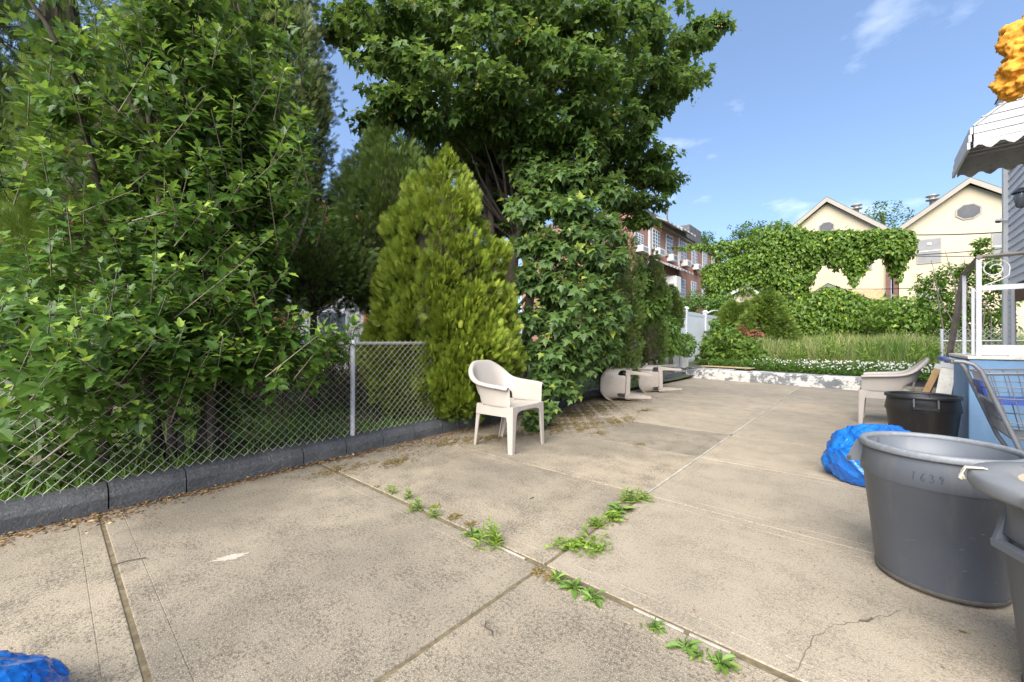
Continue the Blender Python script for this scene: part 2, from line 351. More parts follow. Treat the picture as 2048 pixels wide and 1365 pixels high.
def grid_mesh(name, x0, x1, y0, y1, nx, ny, fz, mat):
    vs = [(x0 + (x1 - x0) * i / nx, y0 + (y1 - y0) * j / ny, 0) for j in range(ny + 1) for i in range(nx + 1)]
    vs = [(x, y, fz(x, y)) for x, y, _ in vs]
    fs = [(j * (nx + 1) + i, j * (nx + 1) + i + 1, (j + 1) * (nx + 1) + i + 1, (j + 1) * (nx + 1) + i) for j in range(ny) for i in range(nx)]
    return MB().add(vs, fs, True).build(name, mat)

# ------------------------------------------------------------------ foliage helpers (numpy)
def halves(out, mids, fold=0.22, droop=0.25):
    """leaf template: right outline from base to tip + midrib points -> two folded halves"""
    z = lambda x, y: fold * abs(x) - droop * y * y
    v, f = [], []
    for sgn in (1, -1):
        b = len(v); pts = [(x * sgn, y) for x, y in out] + [(0, y) for y in mids]
        v += [(x, y, z(x, y)) for x, y in pts]
        idx = list(range(b, b + len(pts))); f.append(tuple(idx if sgn > 0 else idx[::-1]))
    return np.array(v, float), f
T_HIB = halves([(0, 0), (.17, .08), (.30, .28), (.27, .36), (.45, .60), (.30, .56), (.19, .62), (.16, .80), (0, 1)], [.7, .35])
T_MAP = halves([(0, 0), (.14, -.05), (.38, -.06), (.30, .10), (.42, .18), (.62, .42), (.40, .40), (.24, .46), (.26, .62), (.16, .66), (0, 1)], [.6, .3], 0.15, 0.30)
T_IVY = halves([(0, 0), (.30, -.05), (.38, .25), (.24, .62), (0, 1)], [.5], 0.25, 0.35)
T_OVAL = halves([(0, 0), (.20, .18), (.26, .45), (.16, .75), (0, 1)], [.5], 0.3, 0.3)
T_LANCE = halves([(0, 0), (.09, .2), (.11, .5), (.06, .8), (0, 1)], [.5], 0.4, 0.35)
T_BROAD = halves([(0, 0), (.04, .12), (.10, .3), (.075, .36), (.15, .55), (.18, .72), (.12, .9), (0, 1)], [.66, .33], 0.5, 0.55)
def t_spray():
    v, f = [], []
    def bl(x0, y0, x1, y1, w, z):
        b = len(v); dx, dy = x1 - x0, y1 - y0; L = math.hypot(dx, dy); nx, ny = -dy / L * w, dx / L * w
        mx, my = x0 + dx * .45, y0 + dy * .45
        v.extend([(x0, y0, 0), (mx + nx, my + ny, z), (x1, y1, z * .4), (mx - nx, my - ny, z)]); f.append((b, b + 1, b + 2, b + 3))
    bl(0, 0, 0, 1, .045, .02)
    for y, L, s in ((.10, .46, 1), (.18, .50, -1), (.27, .46, 1), (.36, .44, -1), (.46, .38, 1), (.55, .34, -1), (.66, .27, 1), (.74, .22, -1)):
        bl(0, y, s * L * .72, y + L * .72, .045, .05 * s)
    return np.array(v, float), f
T_SPRAY = t_spray()
T_DIA = (np.array([(0, 0, 0), (.28, .5, .08), (0, 1, 0), (-.28, .5, .08)], float), [(0, 1, 2, 3)])
T_BLADE = (np.array([(-.5, 0, 0), (.5, 0, 0), (.36, .55, .0), (-.36, .55, .0), (0, 1, 0)], float), [(0, 1, 2, 3), (3, 2, 4)])
def nrm(a): return a / np.maximum(np.linalg.norm(a, axis=1, keepdims=True), 1e-9)
def leaf_mesh(name, Pn, Fd, Un, S, tmpl, rnd, mat):
    tv, tf = tmpl; Pn = np.asarray(Pn, float); N = len(Pn); S = np.broadcast_to(np.asarray(S, float), (N,))
    Fd = nrm(np.asarray(Fd, float)); Rt = nrm(np.cross(Fd, np.asarray(Un, float) + 1e-6)); Uu = np.cross(Rt, Fd)
    V = Pn[:, None] + S[:, None, None] * (tv[None, :, 0:1] * Rt[:, None] + tv[None, :, 1:2] * Fd[:, None] + tv[None, :, 2:3] * Uu[:, None])
    K = len(tv); lt = np.array([len(f) for f in tf]); li = np.concatenate([np.array(f) for f in tf]); L = len(li)
    me = bpy.data.meshes.new(name)
    me.vertices.add(N * K); me.vertices.foreach_set('co', V.reshape(-1).astype(np.float32))
    me.loops.add(N * L); me.loops.foreach_set('vertex_index', (np.arange(N)[:, None] * K + li[None]).reshape(-1).astype(np.int32))
    me.polygons.add(N * len(tf))
    st = np.concatenate([[0], np.cumsum(lt)[:-1]])
    me.polygons.foreach_set('loop_start', (np.arange(N)[:, None] * L + st[None]).reshape(-1).astype(np.int32))
    a = me.attributes.new('rnd', 'FLOAT', 'POINT'); a.data.foreach_set('value', np.repeat(np.clip(rnd, 0, 1), K).astype(np.float32))
    me.materials.append(M[mat]); me.update(calc_edges=True); me.validate()
    return me
def leaves(name, parent, Pn, Fd, Un, S, tmpl, rnd, mat, kind='stuff'):
    me = leaf_mesh(name, Pn, Fd, Un, S, tmpl, rnd, mat)
    o = link(bpy.data.objects.new(name, me), parent)
    if kind: o['kind'] = kind
    return o
CAMP = np.array([0, 0, CAMH])
def leaves_split(parent, Pn, Fd, Un, S, tmpl, rnd, mat, n_single=300):
    """the n_single leaves that show largest become objects of their own, the rest one part"""
    Pn, Fd, Un = np.asarray(Pn, float), np.asarray(Fd, float), np.asarray(Un, float); S = np.broadcast_to(np.asarray(S, float), (len(Pn),))
    base = np.array(parent.location)
    d = Pn + base - CAMP; fw = d @ np.array([-ST, CT, 0]); rt = d @ np.array([CT, ST, 0])
    dist = np.linalg.norm(d, axis=1); face = np.abs(np.sum(nrm(Un) * nrm(d), axis=1))
    inside = (fw > 0.3) & (np.abs(rt / np.maximum(fw, .01)) < 1.25) & (np.abs(d[:, 2] / np.maximum(fw, .01)) < .82)
    sc = np.where(inside, S / dist * (0.4 + face) * np.exp(-(dist - np.percentile(dist, 2)) * 0.9), 0)
    od = np.argsort(-sc)[:n_single]; keep = np.ones(len(Pn), bool); keep[od] = False
    leaves('foliage', parent, Pn[keep], Fd[keep], Un[keep], S[keep], tmpl, rnd[keep], mat)
    mesh = [leaf_mesh('leaf', np.zeros((1, 3)), [[0, 1, 0]], [[0, 0, 1]], [1.0], tmpl, np.array([q]), mat) for q in (.15, .4, .65, .9)]
    for i in od:
        f = Vector(Fd[i]).normalized(); r = f.cross(Vector(Un[i]) + Vector((1e-6, 0, 0))).normalized(); u = r.cross(f)
        o = bpy.data.objects.new('leaf', mesh[min(3, int(rnd[i] * 4))])
        s = S[i]; mt = Matrix(((r.x * s, f.x * s, u.x * s, Pn[i][0]), (r.y * s, f.y * s, u.y * s, Pn[i][1]), (r.z * s, f.z * s, u.z * s, Pn[i][2]), (0, 0, 0, 1)))
        o.parent = parent; col.objects.link(o); o.matrix_basis = mt
def rdir(n):
    return nrm(rng.normal(size=(n, 3)))
def shoots(segs, per, size, droop=0.25, tipcl=4, up=0.35, spread=1.0, tip_bonus=0.45, rmean=0.42):
    """leaves along shoots: segs = list of (start, end) arrays"""
    Pn, Fd, Un, S, Rn = [], [], [], [], []
    for a, b in segs:
        ax = b - a; L = np.linalg.norm(ax); ax = ax / max(L, 1e-6)
        k = max(2, int(per * (0.8 + 0.4 * random.random())))
        t = np.sort(rng.uniform(0.12, 1.0, k)); az = np.arange(k) * 2.4 + rng.uniform(0, 6) + rng.normal(0, .35, k)
        u = np.cross(ax, [0.3, 0.2, 0.93]); u = u / max(np.linalg.norm(u), 1e-6); w = np.cross(ax, u)
        rad = np.cos(az)[:, None] * u + np.sin(az)[:, None] * w
        f = rad * spread + ax * (0.45 + 0.9 * (t ** 3))[:, None] + rng.normal(0, .18, (k, 3)); f[:, 2] -= droop
        p = a + (b - a) * t[:, None] + rad * size * 0.25
        un = ax * 0.5 + np.array([0, 0, 1.0]) * (0.7 + up) + rng.normal(0, .35, (k, 3))
        s = size * rng.uniform(.65, 1.25, k) * (1 - 0.45 * t ** 4)
        r = rng.normal(rmean, .16, k) + tip_bonus * (t > .86)
        Pn.append(p); Fd.append(f); Un.append(un); S.append(s); Rn.append(r)
    return np.vstack(Pn), np.vstack(Fd), np.vstack(Un), np.concatenate(S), np.concatenate(Rn)
def wob(a, b, n, amp, seed=None):
    """polyline a->b with wobble"""
    a, b = Vector(a), Vector(b); L = (b - a).length; pts = []
    off = Vector((0, 0, 0))
    for i in range(n + 1):
        t = i / n; pts.append(a.lerp(b, t) + off * math.sin(math.pi * t) if i in (0, n) else a.lerp(b, t) + off)
        off += Vector([random.gauss(0, amp * L / n) for _ in range(3)]); off *= 0.8
    return pts

# ================================================================== THE SETTING
def kx(y): return -3.63 - 0.0365 * (y + 1)           # front face of the kerb along the yard
gz = lambda x, y: -0.12 + (0.0 if (x > -60 and x < 60 and y < 80) else 0.0)
g = MB().add([(-400, -400, -.12), (400, -400, -.12), (400, 600, -.12), (-400, 600, -.12)], [(0, 1, 2, 3)]).build('ground', 'ground_earth', fixn=False); tag(g, kind='structure')
def lz(x, y): return 0.08 + 0.10 * min(1, max(0, (-4.3 - x) / 3)) + 0.02 * math.sin(x * 2.1) * math.cos(y * 1.7)
lawn = grid_mesh('neighbour_lawn', -30, -3.83, -14, 42, 60, 80, lambda x, y: lz(x, y), 'ground_earth'); tag(lawn, kind='structure')
def fz(y): return 0.27 + 0.036 * min(13, max(0, y - 13))
field = grid_mesh('field', -4.6, 34, 12.75, 60, 40, 48, lambda x, y: fz(y) - .01 + 0.02 * math.sin(x * 1.3) * math.cos(y), 'ground_earth'); tag(field, kind='structure')

# ---- patio of separate slabs
patio = MB().add([(-4.0, -4, -.005), (4.5, -4, -.005), (4.5, 12.9, -.005), (-4.3, 12.9, -.005)], [(0, 1, 2, 3)]).build('patio', 'soil'); tag(patio, kind='structure')
def slab(x0, x1, y0, y1, mat, gl, gr, gb, gt):
    x0 += gl; x1 -= gr; y0 += gb; y1 -= gt
    rings = [(0, -.06), (0, -.004), (.0015, -.0008), (.005, 0), (.085, 0), (.086, -.002), (.089, -.002), (.090, 0)]
    vs, fs = [], []
    for ins, z in rings:
        vs += [(x0 + ins, y0 + ins, z), (x1 - ins, y0 + ins, z), (x1 - ins, y1 - ins, z), (x0 + ins, y1 - ins, z)]
    for k in range(len(rings) - 1):
        for i in range(4): fs.append((k * 4 + i, k * 4 + (i + 1) % 4, (k + 1) * 4 + (i + 1) % 4, (k + 1) * 4 + i))
    b = (len(rings) - 1) * 4; fs.append((b, b + 1, b + 2, b + 3))
    return MB().add(vs, fs).build('slab', mat, patio)
YJ = [-2.6, -1.2, .21, 1.59, 2.81, 4.05, 5.25, 6.5, 7.75, 9.0, 10.25, 11.5, 12.85]
SEAM = -1.19
slabs = {}
for i in range(len(YJ) - 1):
    y0, y1 = YJ[i], YJ[i + 1]
    gj = lambda y: {1.59: .018, .21: .010}.get(y, .004)
    slabs[i, 0] = slab(-4.25, SEAM, y0, y1, 'concrete_old' if i < 6 else 'concrete_pale', 0, .010, gj(y0), gj(y1))
    slabs[i, 1] = slab(SEAM, 1.66, y0, y1, 'concrete_old' if i < 3 else 'concrete_pale', .010, .005, gj(y0), gj(y1))
# pale weathered strip left in the long seam
for a, b in ((2.85, 5.2), (5.3, 8.9), (9.0, 11.9)):
    s = MB(); n_ = 14; pts = [(a + (b - a) * i / n_) for i in range(n_ + 1)]
    vs = []; 
    for y in pts:
        w = .009 + random.uniform(-.003, .003); vs += [(SEAM - w, y, .0015), (SEAM + w, y, .0015), (SEAM + w, y, -.025), (SEAM - w, y, -.025)]
    fs = []
    for i in range(n_):
        for k in range(4): fs.append((i * 4 + k, i * 4 + (k + 1) % 4, i * 4 + 4 + (k + 1) % 4, i * 4 + 4 + k))
    s.add(vs, fs).build('joint_strip', 'joint_wood', patio)
for a, b in ((-.72, -.52), (-.50, -.36), (-.02, .10), (.12, .42), (-1.62, -1.3)):
    MB().box(a, b, 1.578, 1.590, -.02, .001, ch=.002).build('joint_strip', 'joint_wood', patio)
# splash of pale render on the near slab
def flat_poly(px, r, k, asp, ang, z, name, mat, parent, jag=.3):
    c = G(*px); vs = [(c.x, c.y, z)]
    for i in range(k):
        a = 2 * math.pi * i / k; q = r * (1 + random.uniform(-jag, jag)); x, y = q * math.cos(a), q * math.sin(a) * asp
        vs.append((c.x + x * math.cos(ang) - y * math.sin(ang), c.y + x * math.sin(ang) + y * math.cos(ang), z))
    return MB().add(vs, [(0, 1 + i, 1 + (i + 1) % k) for i in range(k)]).build(name, mat, parent, fixn=False)
flat_poly((462, 1116), .075, 60, .36, R(74), .002, 'splash', 'white_splash', slabs[2, 0], .34)
flat_poly((1928, 1266), .014, 12, .6, R(20), .002, 'splash', 'catkin_litter', slabs[3, 1])
def crack(pxs, w, parent):
    pts = [G(*p) for p in pxs]; fine = []
    for a, b in zip(pts, pts[1:]):
        for k in range(5): fine.append(a.lerp(b, k / 5) + Vector((random.gauss(0, .006), random.gauss(0, .006), 0)))
    fine.append(pts[-1]); vs = []
    for i, p in enumerate(fine):
        t = (fine[min(i + 1, len(fine) - 1)] - fine[max(i - 1, 0)]).normalized(); ww = w * random.uniform(.3, 1.2)
        vs += [(p.x - t.y * ww, p.y + t.x * ww, .0015), (p.x + t.y * ww, p.y - t.x * ww, .0015)]
    MB().add(vs, [(2 * i, 2 * i + 1, 2 * i + 3, 2 * i + 2) for i in range(len(fine) - 1)]).build('crack', 'crack', parent, fixn=False)
crack([(1545, 1360), (1595, 1340), (1622, 1280), (1660, 1255), (1700, 1245), (1745, 1238), (1800, 1222)], .0017, slabs[2, 1])
crack([(1432, 1365), (1440, 1340)], .0018, slabs[2, 1])

# ---- painted block kerb under the fence
kerb = empty('fence_kerb', (kx(0), 0, 0), 0, 'low dark grey painted block kerb running under the chain link fence', 'kerb')
y = -1.4; KB = []
while y < 12.75:
    L = random.choice((.40, .41, .62, .82)); y1 = min(y + L, 12.78)
    m_ = MB(); h = .155 + random.uniform(-.006, .006); nx = 6
    prof = [(0.004, 0), (0.0, .09), (0.012, h - .035), (.035, h - .008), (.07, h), (.17, h + .004), (.20, h - .01), (.205, 0)]
    vs = []; ns = max(2, int(L / .14))
    for j in range(ns + 1):
        yy = y + .004 + (y1 - y - .008) * j / ns; o = random.uniform(-.004, .004)
        for (dx, z) in prof: vs.append((kx(yy) - kx(0) - dx + (o if z > 0 else 0), yy, z + (o * .8 if z > .1 else 0)))
    k = len(prof); fs = [(j * k + i, j * k + i + 1, (j + 1) * k + i + 1, (j + 1) * k + i) for j in range(ns) for i in range(k - 1)]
    fs += [tuple(range(k)), tuple(range(ns * k, ns * k + k))[::-1]]
    m_.add(vs, fs).build('block', 'kerb_paint', kerb)
    y = y1

# ---- chain link fence: every zigzag wire is a part
FX = lambda y: kx(y) - .11
FZ0, FZ1 = .165, 1.085
fence = empty('chain_link_fence', (FX(0), 0, 0), 0, 'long galvanised chain link fence with top rail standing on the grey kerb', 'fence')
dirv = Vector((-.0365, 1, 0)).normalized()
pitch, nz = .0715, 13; hz = (FZ1 - FZ0) / (2 * nz)
def wire_into(m_, sg, o0=Vector((0, 0, 0))):
    pts = []
    for i in range(2 * nz + 1):
        s_ = i % 2
        pts.append(Vector((.0028 * sg * (1 if s_ else -1), 0, FZ0 + i * hz)) + dirv * (.0358 * sg * s_) + o0)
    m_.tube(pts, .0021, 4, False, False)
    if sg > 0:      # knuckled ends
        m_.tube([pts[0], pts[0] + Vector((0, 0, -.018))], .0021, 4, False, False)
        m_.tube([pts[-1], pts[-1] + Vector((0, 0, .025))], .0021, 4, False, False)
wms = []
for sg in (1, -1):
    m_ = MB(); wire_into(m_, sg); wms.append(m_.mesh('wire', 'wire'))
y = -1.1; far = MB()
while y < 12.72:
    for q, sg in enumerate((1, -1)):
        off = dirv * y + Vector((random.gauss(0, .0012), 0, 0))
        if y < 9.5:
            o = link(bpy.data.objects.new('wire', wms[q]), fence); o.location = off
        else: wire_into(far, sg, off)
    y += pitch
tag(far.build('far_wires', 'wire', fence, fixn=False), kind='stuff')
MB().tube([dirv * t + Vector((-.02, 0, 1.075)) for t in (-1.4, 4, 8, 12.7)], .019, 10).build('top_rail', 'galvanised', fence)
for py in (-.55, 2.0, 4.75, 7.4, 10.1, 12.6):
    c = dirv * py
    p_ = MB().tube([(c.x - .02, c.y, .15), (c.x - .02, c.y, 1.09)], .023, 12).build('post', 'post_paint', fence)
    MB().lathe([(0, .03), (.02, .022), (.027, 0), (.027, -.03)], 12, (c.x - .02, c.y, 1.085)).build('cap', 'post_paint', p_)

# ---- retaining wall at the end of the patio
A, B = Vector((-4.10, 12.66, 0)), Vector((-.02, 11.80, 0))
wd = (B - A).normalized(); wn_ = Vector((-wd.y, wd.x, 0))
rw = empty('retaining_wall', A, math.atan2(wd.y, wd.x), 'low concrete wall with peeling white and grey paint at the patio end', 'wall')
L = (B - A).length; nseg = 30; vs = []
prof = [(0, -.05), (-.008, .0), (0, .24), (.02, .27), (.05, .28), (.34, .285), (.36, .2)]
for j in range(nseg + 1):
    x = L * j / nseg; o = random.uniform(-.006, .006)
    vs += [(x, dx + o, z + (o if z > .1 else 0)) for dx, z in prof]
k = len(prof); fs = [(j * k + i, j * k + i + 1, (j + 1) * k + i + 1, (j + 1) * k + i) for j in range(nseg) for i in range(k - 1)] + [tuple(range(k)), tuple(range(nseg * k, nseg * k + k))]
MB().add(vs, fs).build('wall', 'peeling_paint', rw)
MB().box(.02, L - .05, .36, .85, .18, .275, ch=.01).build('cap', 'concrete_pale', rw)
st_ = empty('garden_step', (.75, 12.3, 0), R(-8), 'low weathered grey concrete step beyond the beige chair on the right', 'step')
MB().box(-.75, .95, .05, .5, -.05, .26, ch=.02).build('riser', 'kerb_paint', st_)
MB().box(-.75, .95, -.32, .047, -.05, .12, ch=.02).build('tread', 'concrete_old', st_)
# things lying on the wall
bz = .283
bd = empty('plywood_board', A + wd * 1.0 + wn_ * .28, math.atan2(wd.y, wd.x) + .02, 'tan plywood board lying flat on the end wall, topmost of the pile', 'board')
bd.location.z = bz + .062
MB().box(-.62, .75, -.14, .20, 0, .022, ch=.004).build('panel', 'plywood', bd); MB().box(-.55, -.5, -.12, .18, -.02, 0).build('batten', 'plywood', bd); MB().box(.6, .65, -.12, .18, -.02, 0).build('batten', 'plywood', bd)
bd = empty('grey_board', A + wd * .95 + wn_ * .2, math.atan2(wd.y, wd.x) - .01, 'dark grey board with a pale edge lying under the plywood board', 'board'); bd.location.z = bz + .003
MB().box(-.5, .42, -.1, .22, 0, .03, ch=.004).build('panel', 'grey_board', bd); MB().box(-.5, .42, -.108, -.1005, .006, .024).build('edging', 'white_paint', bd)
bd = empty('folded_tarp', A + wd * .22 + wn_ * .16, .3, 'crumpled dark tarp scrap on the corner of the end wall', 'tarp'); bd.location.z = bz
m_ = MB(); vs = []
for j in range(9):
    for i in range(11): vs.append(((i - 5) * .05, (j - 4) * .035, .02 + .03 * abs(math.sin(i * 1.3 + j * .8)) * (1 - abs(i - 5) / 6)))
m_.add(vs, [(j * 11 + i, j * 11 + i + 1, j * 11 + i + 12, j * 11 + i + 11) for j in range(8) for i in range(10)], True).build('sheet', 'grey_board', bd)

# ================================================================== CHAIRS
def make_chair(rm='resin'):
    t = empty('garden_chair')
    half = [(0, .235, .885, .125), (.11, .235, .885, .12), (.165, .228, .868, .11), (.205, .205, .785, .085), (.248, .14, .69, .045), (.270, .02, .672, .02), (.272, -.10, .664, .015), (.270, -.20, .658, .012), (.262, -.262, .645, .010)]
    cols_ = [(-x, y, z, t_) for x, y, z, t_ in half[::-1]] + half[1:]
    rows = [0, .16, .36, .6, .85, 1.0]; vs = []; n_ = len(cols_); nr = len(rows) + 2
    for ci, (x, y, zt, tl) in enumerate(cols_):
        q = abs(ci - 8) / 8; bk = max(0, 1 - q * 2.2)
        ox, oy = (0, 1) if bk > .35 else ((1 if x > 0 else -1), 0) if q > .6 else ((.7 if x > 0 else -.7), .7)
        zb = .445
        for r in rows:
            vs.append((x + ox * tl * r, y + oy * tl * r ** 1.3, zb + (zt - zb) * r))
        lw = .018 if bk > .6 else .042
        vs.append((x + ox * (tl + lw), y + oy * (tl + lw), zt + .002)); vs.append((x + ox * (tl + lw + .006), y + oy * (tl + lw + .006), zt - .032))
    fs = []
    for c in range(n_ - 1):
        cc = min(c, n_ - 2 - c)
        for r in range(nr - 1):
            if cc in (4, 5) and r in (0, 1): continue
            fs.append((c * nr + r, (c + 1) * nr + r, (c + 1) * nr + r + 1, c * nr + r + 1))
    o = MB().add(vs, fs, True).build('backrest', rm, t)
    md = o.modifiers.new('thick', 'SOLIDIFY'); md.thickness = .011; md.offset = 0
    md = o.modifiers.new('smooth', 'SUBSURF'); md.levels = 2; md.render_levels = 2
    # seat with rolled front
    vs = []; xs = [-.262, -.22, -.11, 0, .11, .22, .262]; ys = [(-.285, .405), (-.280, .440), (-.255, .458), (-.15, .452), (0, .440), (.14, .436), (.225, .448)]
    for y, z in ys:
        for x in xs: vs.append((x * (1 if y < 0 else .96), y, z + .012 * (abs(x) / .26) ** 2 - .006))
    o = MB().add(vs, [(j * 7 + i, j * 7 + i + 1, j * 7 + i + 8, j * 7 + i + 7) for j in range(6) for i in range(6)], True).build('seat', rm, t)
    md = o.modifiers.new('thick', 'SOLIDIFY'); md.thickness = .012
    md = o.modifiers.new('smooth', 'SUBSURF'); md.levels = 1; md.render_levels = 1
    # skirts
    m_ = MB()
    for s_ in (-1, 1): m_.prism([(-.25, .35), (.20, .35), (.19, .445), (-.25, .445)], lambda a, b, t_, s_=s_: (s_ * (.262 + t_), a, b), -.004, .004)
    m_.prism([(-.21, .45), (.21, .45), (.20, .385), (.12, .408), (0, .414), (-.12, .408), (-.20, .385)], lambda a, b, t_: (a, -.283 + t_, b), -.004, .004)
    m_.prism([(-.20, .44), (.20, .44), (.20, .37), (-.20, .37)], lambda a, b, t_: (a, .215 + t_, b), -.004, .004)
    for q in (-.1, 0, .1): m_.box(q - .003, q + .003, -.26, .2, .405, .432)
    m_.build('skirt', rm, t)
    def leg(cx, cy, bx, by, sx, sy, w0):
        rings = [(.455, w0), (.405, w0 * .86), (.365, w0 * .66), (.30, w0 * .56), (.15, w0 * .48), (0.0, w0 * .40)]
        vs = []; th = .012
        for z, w in rings:
            t_ = (.455 - z) / .455; x0, y0 = cx + (bx - cx) * t_, cy + (by - cy) * t_; c = .012
            pr = [(0, w), (0, c), (c, 0), (w, 0), (w, th), (c + th * .7, th), (th, c + th * .7), (th, w)]
            vs += [(x0 + sx * a, y0 + sy * b_, z) for a, b_ in pr]
        k = 8; fs = [(i * k + j, i * k + (j + 1) % k, (i + 1) * k + (j + 1) % k, (i + 1) * k + j) for i in range(len(rings) - 1) for j in range(k)]
        fs += [tuple(range(k)), tuple(range((len(rings) - 1) * k, len(rings) * k))]
        MB().add(vs, fs).build('leg', rm, t)
    for s_ in (-1, 1):
        leg(s_ * .270, -.290, s_ * .282, -.292, -s_, 1, .115)
        leg(s_ * .262, .20, s_ * .225, .285, -s_, -1, .10)
    return t
ch = make_chair()
GC = 'beige resin garden chairs'
tag(ch, 'beige resin armchair standing upright in front of the golden conifer by the fence', 'chair', GC)
ch.location = (-2.87, 3.20, 0); ch.rotation_euler = (0, 0, R(92))
c2 = copy_tree(ch); c2['label'] = 'beige resin armchair standing upright behind the black bin on the right'
c2.location = (.22, 7.38, 0); c2.rotation_euler = (0, 0, R(-92))
cw = make_chair('resin_worn')
tag(cw, 'overturned beige chair lying on its side, the nearer of the two by the fence', 'chair', GC)
def lay(o, x, y, rz, tilt):
    o.matrix_world = Matrix.Translation((x, y, .292)) @ Matrix.Rotation(R(rz), 4, 'Z') @ Matrix.Rotation(R(tilt), 4, 'Y')
lay(cw, -2.95, 7.25, 203, 88)
c4 = copy_tree(cw); c4['label'] = 'overturned beige chair lying on its side, the farther one nearest the end wall'
lay(c4, -3.05, 8.95, 212, 91)

# ================================================================== BINS
def brute(name, loc, H, r0, r1, mat, rim, label, rz=0, lid=False):
    t = empty(name, loc, rz, label, 'trash can')
    b0 = H * .755
    rb = r0 + (r1 - r0) * .78; rt = r1 - .018
    MB().lathe([(0, .012), (r0 - .03, .012), (r0 - .012, .004), (r0, .018), (rb, b0 - .004), (rb + .012, b0 + .004), (rt, H - .03), (rt, H - .022), (rt - .012, H - .022), (rb - .002, b0), (r0 - .016, .03), (0, .03)], 72).build('body', mat, t)
    MB().lathe([(rt - .006, H - .028), (r1 - .003, H - .030), (r1, H - .024), (r1, H - .006), (r1 - .006, H), (rt - .004, H), (rt - .012, H - .008), (rt - .010, H - .026), (rt - .006, H - .028)], 72).build('rim', rim, t)
    MB().lathe([(r0 - .002, .010), (r0 + .0035, .012), (r0 + .0045, .028), (r0 + .001, .03)], 72).build('base_ring', 'grime', t)
    return t, b0, rb, rt
def bracket(t, rt, z0, z1, ang, mat, out=.055, w=.15):
    """moulded bin handle: a U bracket with a grip bar below the rim"""
    m_ = MB(); Mx = Matrix.Rotation(ang, 4, 'Z')
    def tr(p): return tuple(Mx @ Vector(p))
    for s_ in (-1, 1):
        poly = [(rt - .03, z1), (rt + out * .35, z1), (rt + out, z0 + .02), (rt + out, z0), (rt - .03, z0 + .01)]
        m_.prism(poly, lambda a, b, t_, s_=s_: tr((a, s_ * w / 2 + t_, b)), -.006, .006)
    m_.prism([(rt + out - .018, z0), (rt + out + .002, z0 - .004), (rt + out + .004, z0 + .018), (rt + out - .016, z0 + .024)], lambda a, b, t_: tr((a, t_, b)), -w / 2 - .006, w / 2 + .006)
    return m_.build('handle', mat, t)
t, b0, rb, rt = brute('trash_can', (.250, 2.70, 0), .625, .214, .276, 'grey_plastic', 'grey_plastic_rim', 'open grey trash can with the handwritten number 1639', R(0))
bracket(t, rt, .49, .60, R(165), 'grey_plastic'); bracket(t, rt, .49, .60, R(-15), 'grey_plastic')
# handwritten 1639 on the upper band facing the camera
digits = [[[(.42, 0), (.52, 1)]], [[(.75, .95), (.45, .75), (.25, .4), (.3, .1), (.55, 0), (.75, .15), (.7, .38), (.45, .42), (.28, .25)]],
          [[(.2, .85), (.5, .98), (.72, .8), (.5, .55), (.75, .4), (.72, .12), (.4, 0), (.15, .12)]], [[(.7, .65), (.45, .52), (.25, .68), (.35, .92), (.62, .95), (.72, .7), (.66, .35), (.45, 0)]]]
va = math.atan2(0 - 2.70, 0 - .250) - R(7); mk = MB()
for di, d in enumerate(digits):
    for st in d:
        pts = []
        for (x, y_) in st:
            a = va + (di - 1.8 + x * .72) * .028 / .27; z = .505 + y_ * .034; rr = rb + .012 + (rt - rb - .012) * (z - b0) / (.595 - b0) + .0006
            pts.append((rr * math.cos(a), rr * math.sin(a), z))
        mk.tube(pts, .0019, 5)
mk.build('handwritten_number', 'marker_ink', t)
# scuffs
for q in range(9):
    sc_ = MB()
    a = va + random.uniform(-.9, .9); z = random.uniform(.08, .44); L_ = random.uniform(.01, .05); pts = []
    for i in range(4):
        zz_ = z + i * L_ / 4 * random.uniform(-.3, .6); aa = a + i * L_; rr = .214 + (rb - .214) * zz_ / b0 + .0008; pts.append((rr * math.cos(aa), rr * math.sin(aa), zz_))
    sc_.tube(pts, .0006, 4); sc_.build('scuff', 'grey_plastic_rim', t)

t2, b0, rb, rt = brute('trash_can', (.578, 2.00, 0), .66, .205, .262, 'grey_plastic', 'grey_plastic_rim', 'grey trash can closed with a dusty domed lid and big side handle', R(0))
hd = bracket(t2, rt - .03, .46, .60, R(204), 'grey_plastic', .058, .14)
ld = MB().lathe([(.276, .628), (.290, .630), (.296, .640), (.296, .668), (.286, .678), (.225, .684), (.205, .680), (.190, .668), (.10, .672), (0, .680)], 72, (-.03, -.015, 0)).build('lid', 'grey_lid', t2)
MB().lathe([(.19, .6695), (.12, .6735), (.05, .6775), (0, .6815)], 40, (-.03, -.015, 0)).build('dust', 'lid_dust', ld)
MB().box(-.045, .045, -.012, .012, .632, .672, Matrix.Translation((.30 * math.cos(R(233)) - .03, .30 * math.sin(R(233)) - .015, 0)) @ Matrix.Rotation(R(233 - 90), 4, 'Z'), ch=.004).build('lid_clip', 'grey_lid', ld)
rp = empty('rope_scrap', (.545 + .28 * math.cos(R(178)), 1.985 + .28 * math.sin(R(178)), .684), 0, 'frayed pale rope scrap hanging over the edge of the dusty lid', 'rope')
m_ = MB()
for i in range(12):
    a, b_ = random.uniform(-.010, .010), random.uniform(-.012, .012)
    m_.tube([(.03, .0, .002), (.02, b_ * .5, .004), (-.018, b_, .0), (-.026, b_ + a * .4, -.018), (-.025 + a, b_ * 1.3, -.034 + random.uniform(-.012, .012))], .0016, 5)
m_.build('strands', 'rope', rp)
rp = empty('rope_scrap', (.545 - .10, 1.985 + .17, .688), R(40), 'short knotted white rope lying on top of the dusty lid', 'rope')
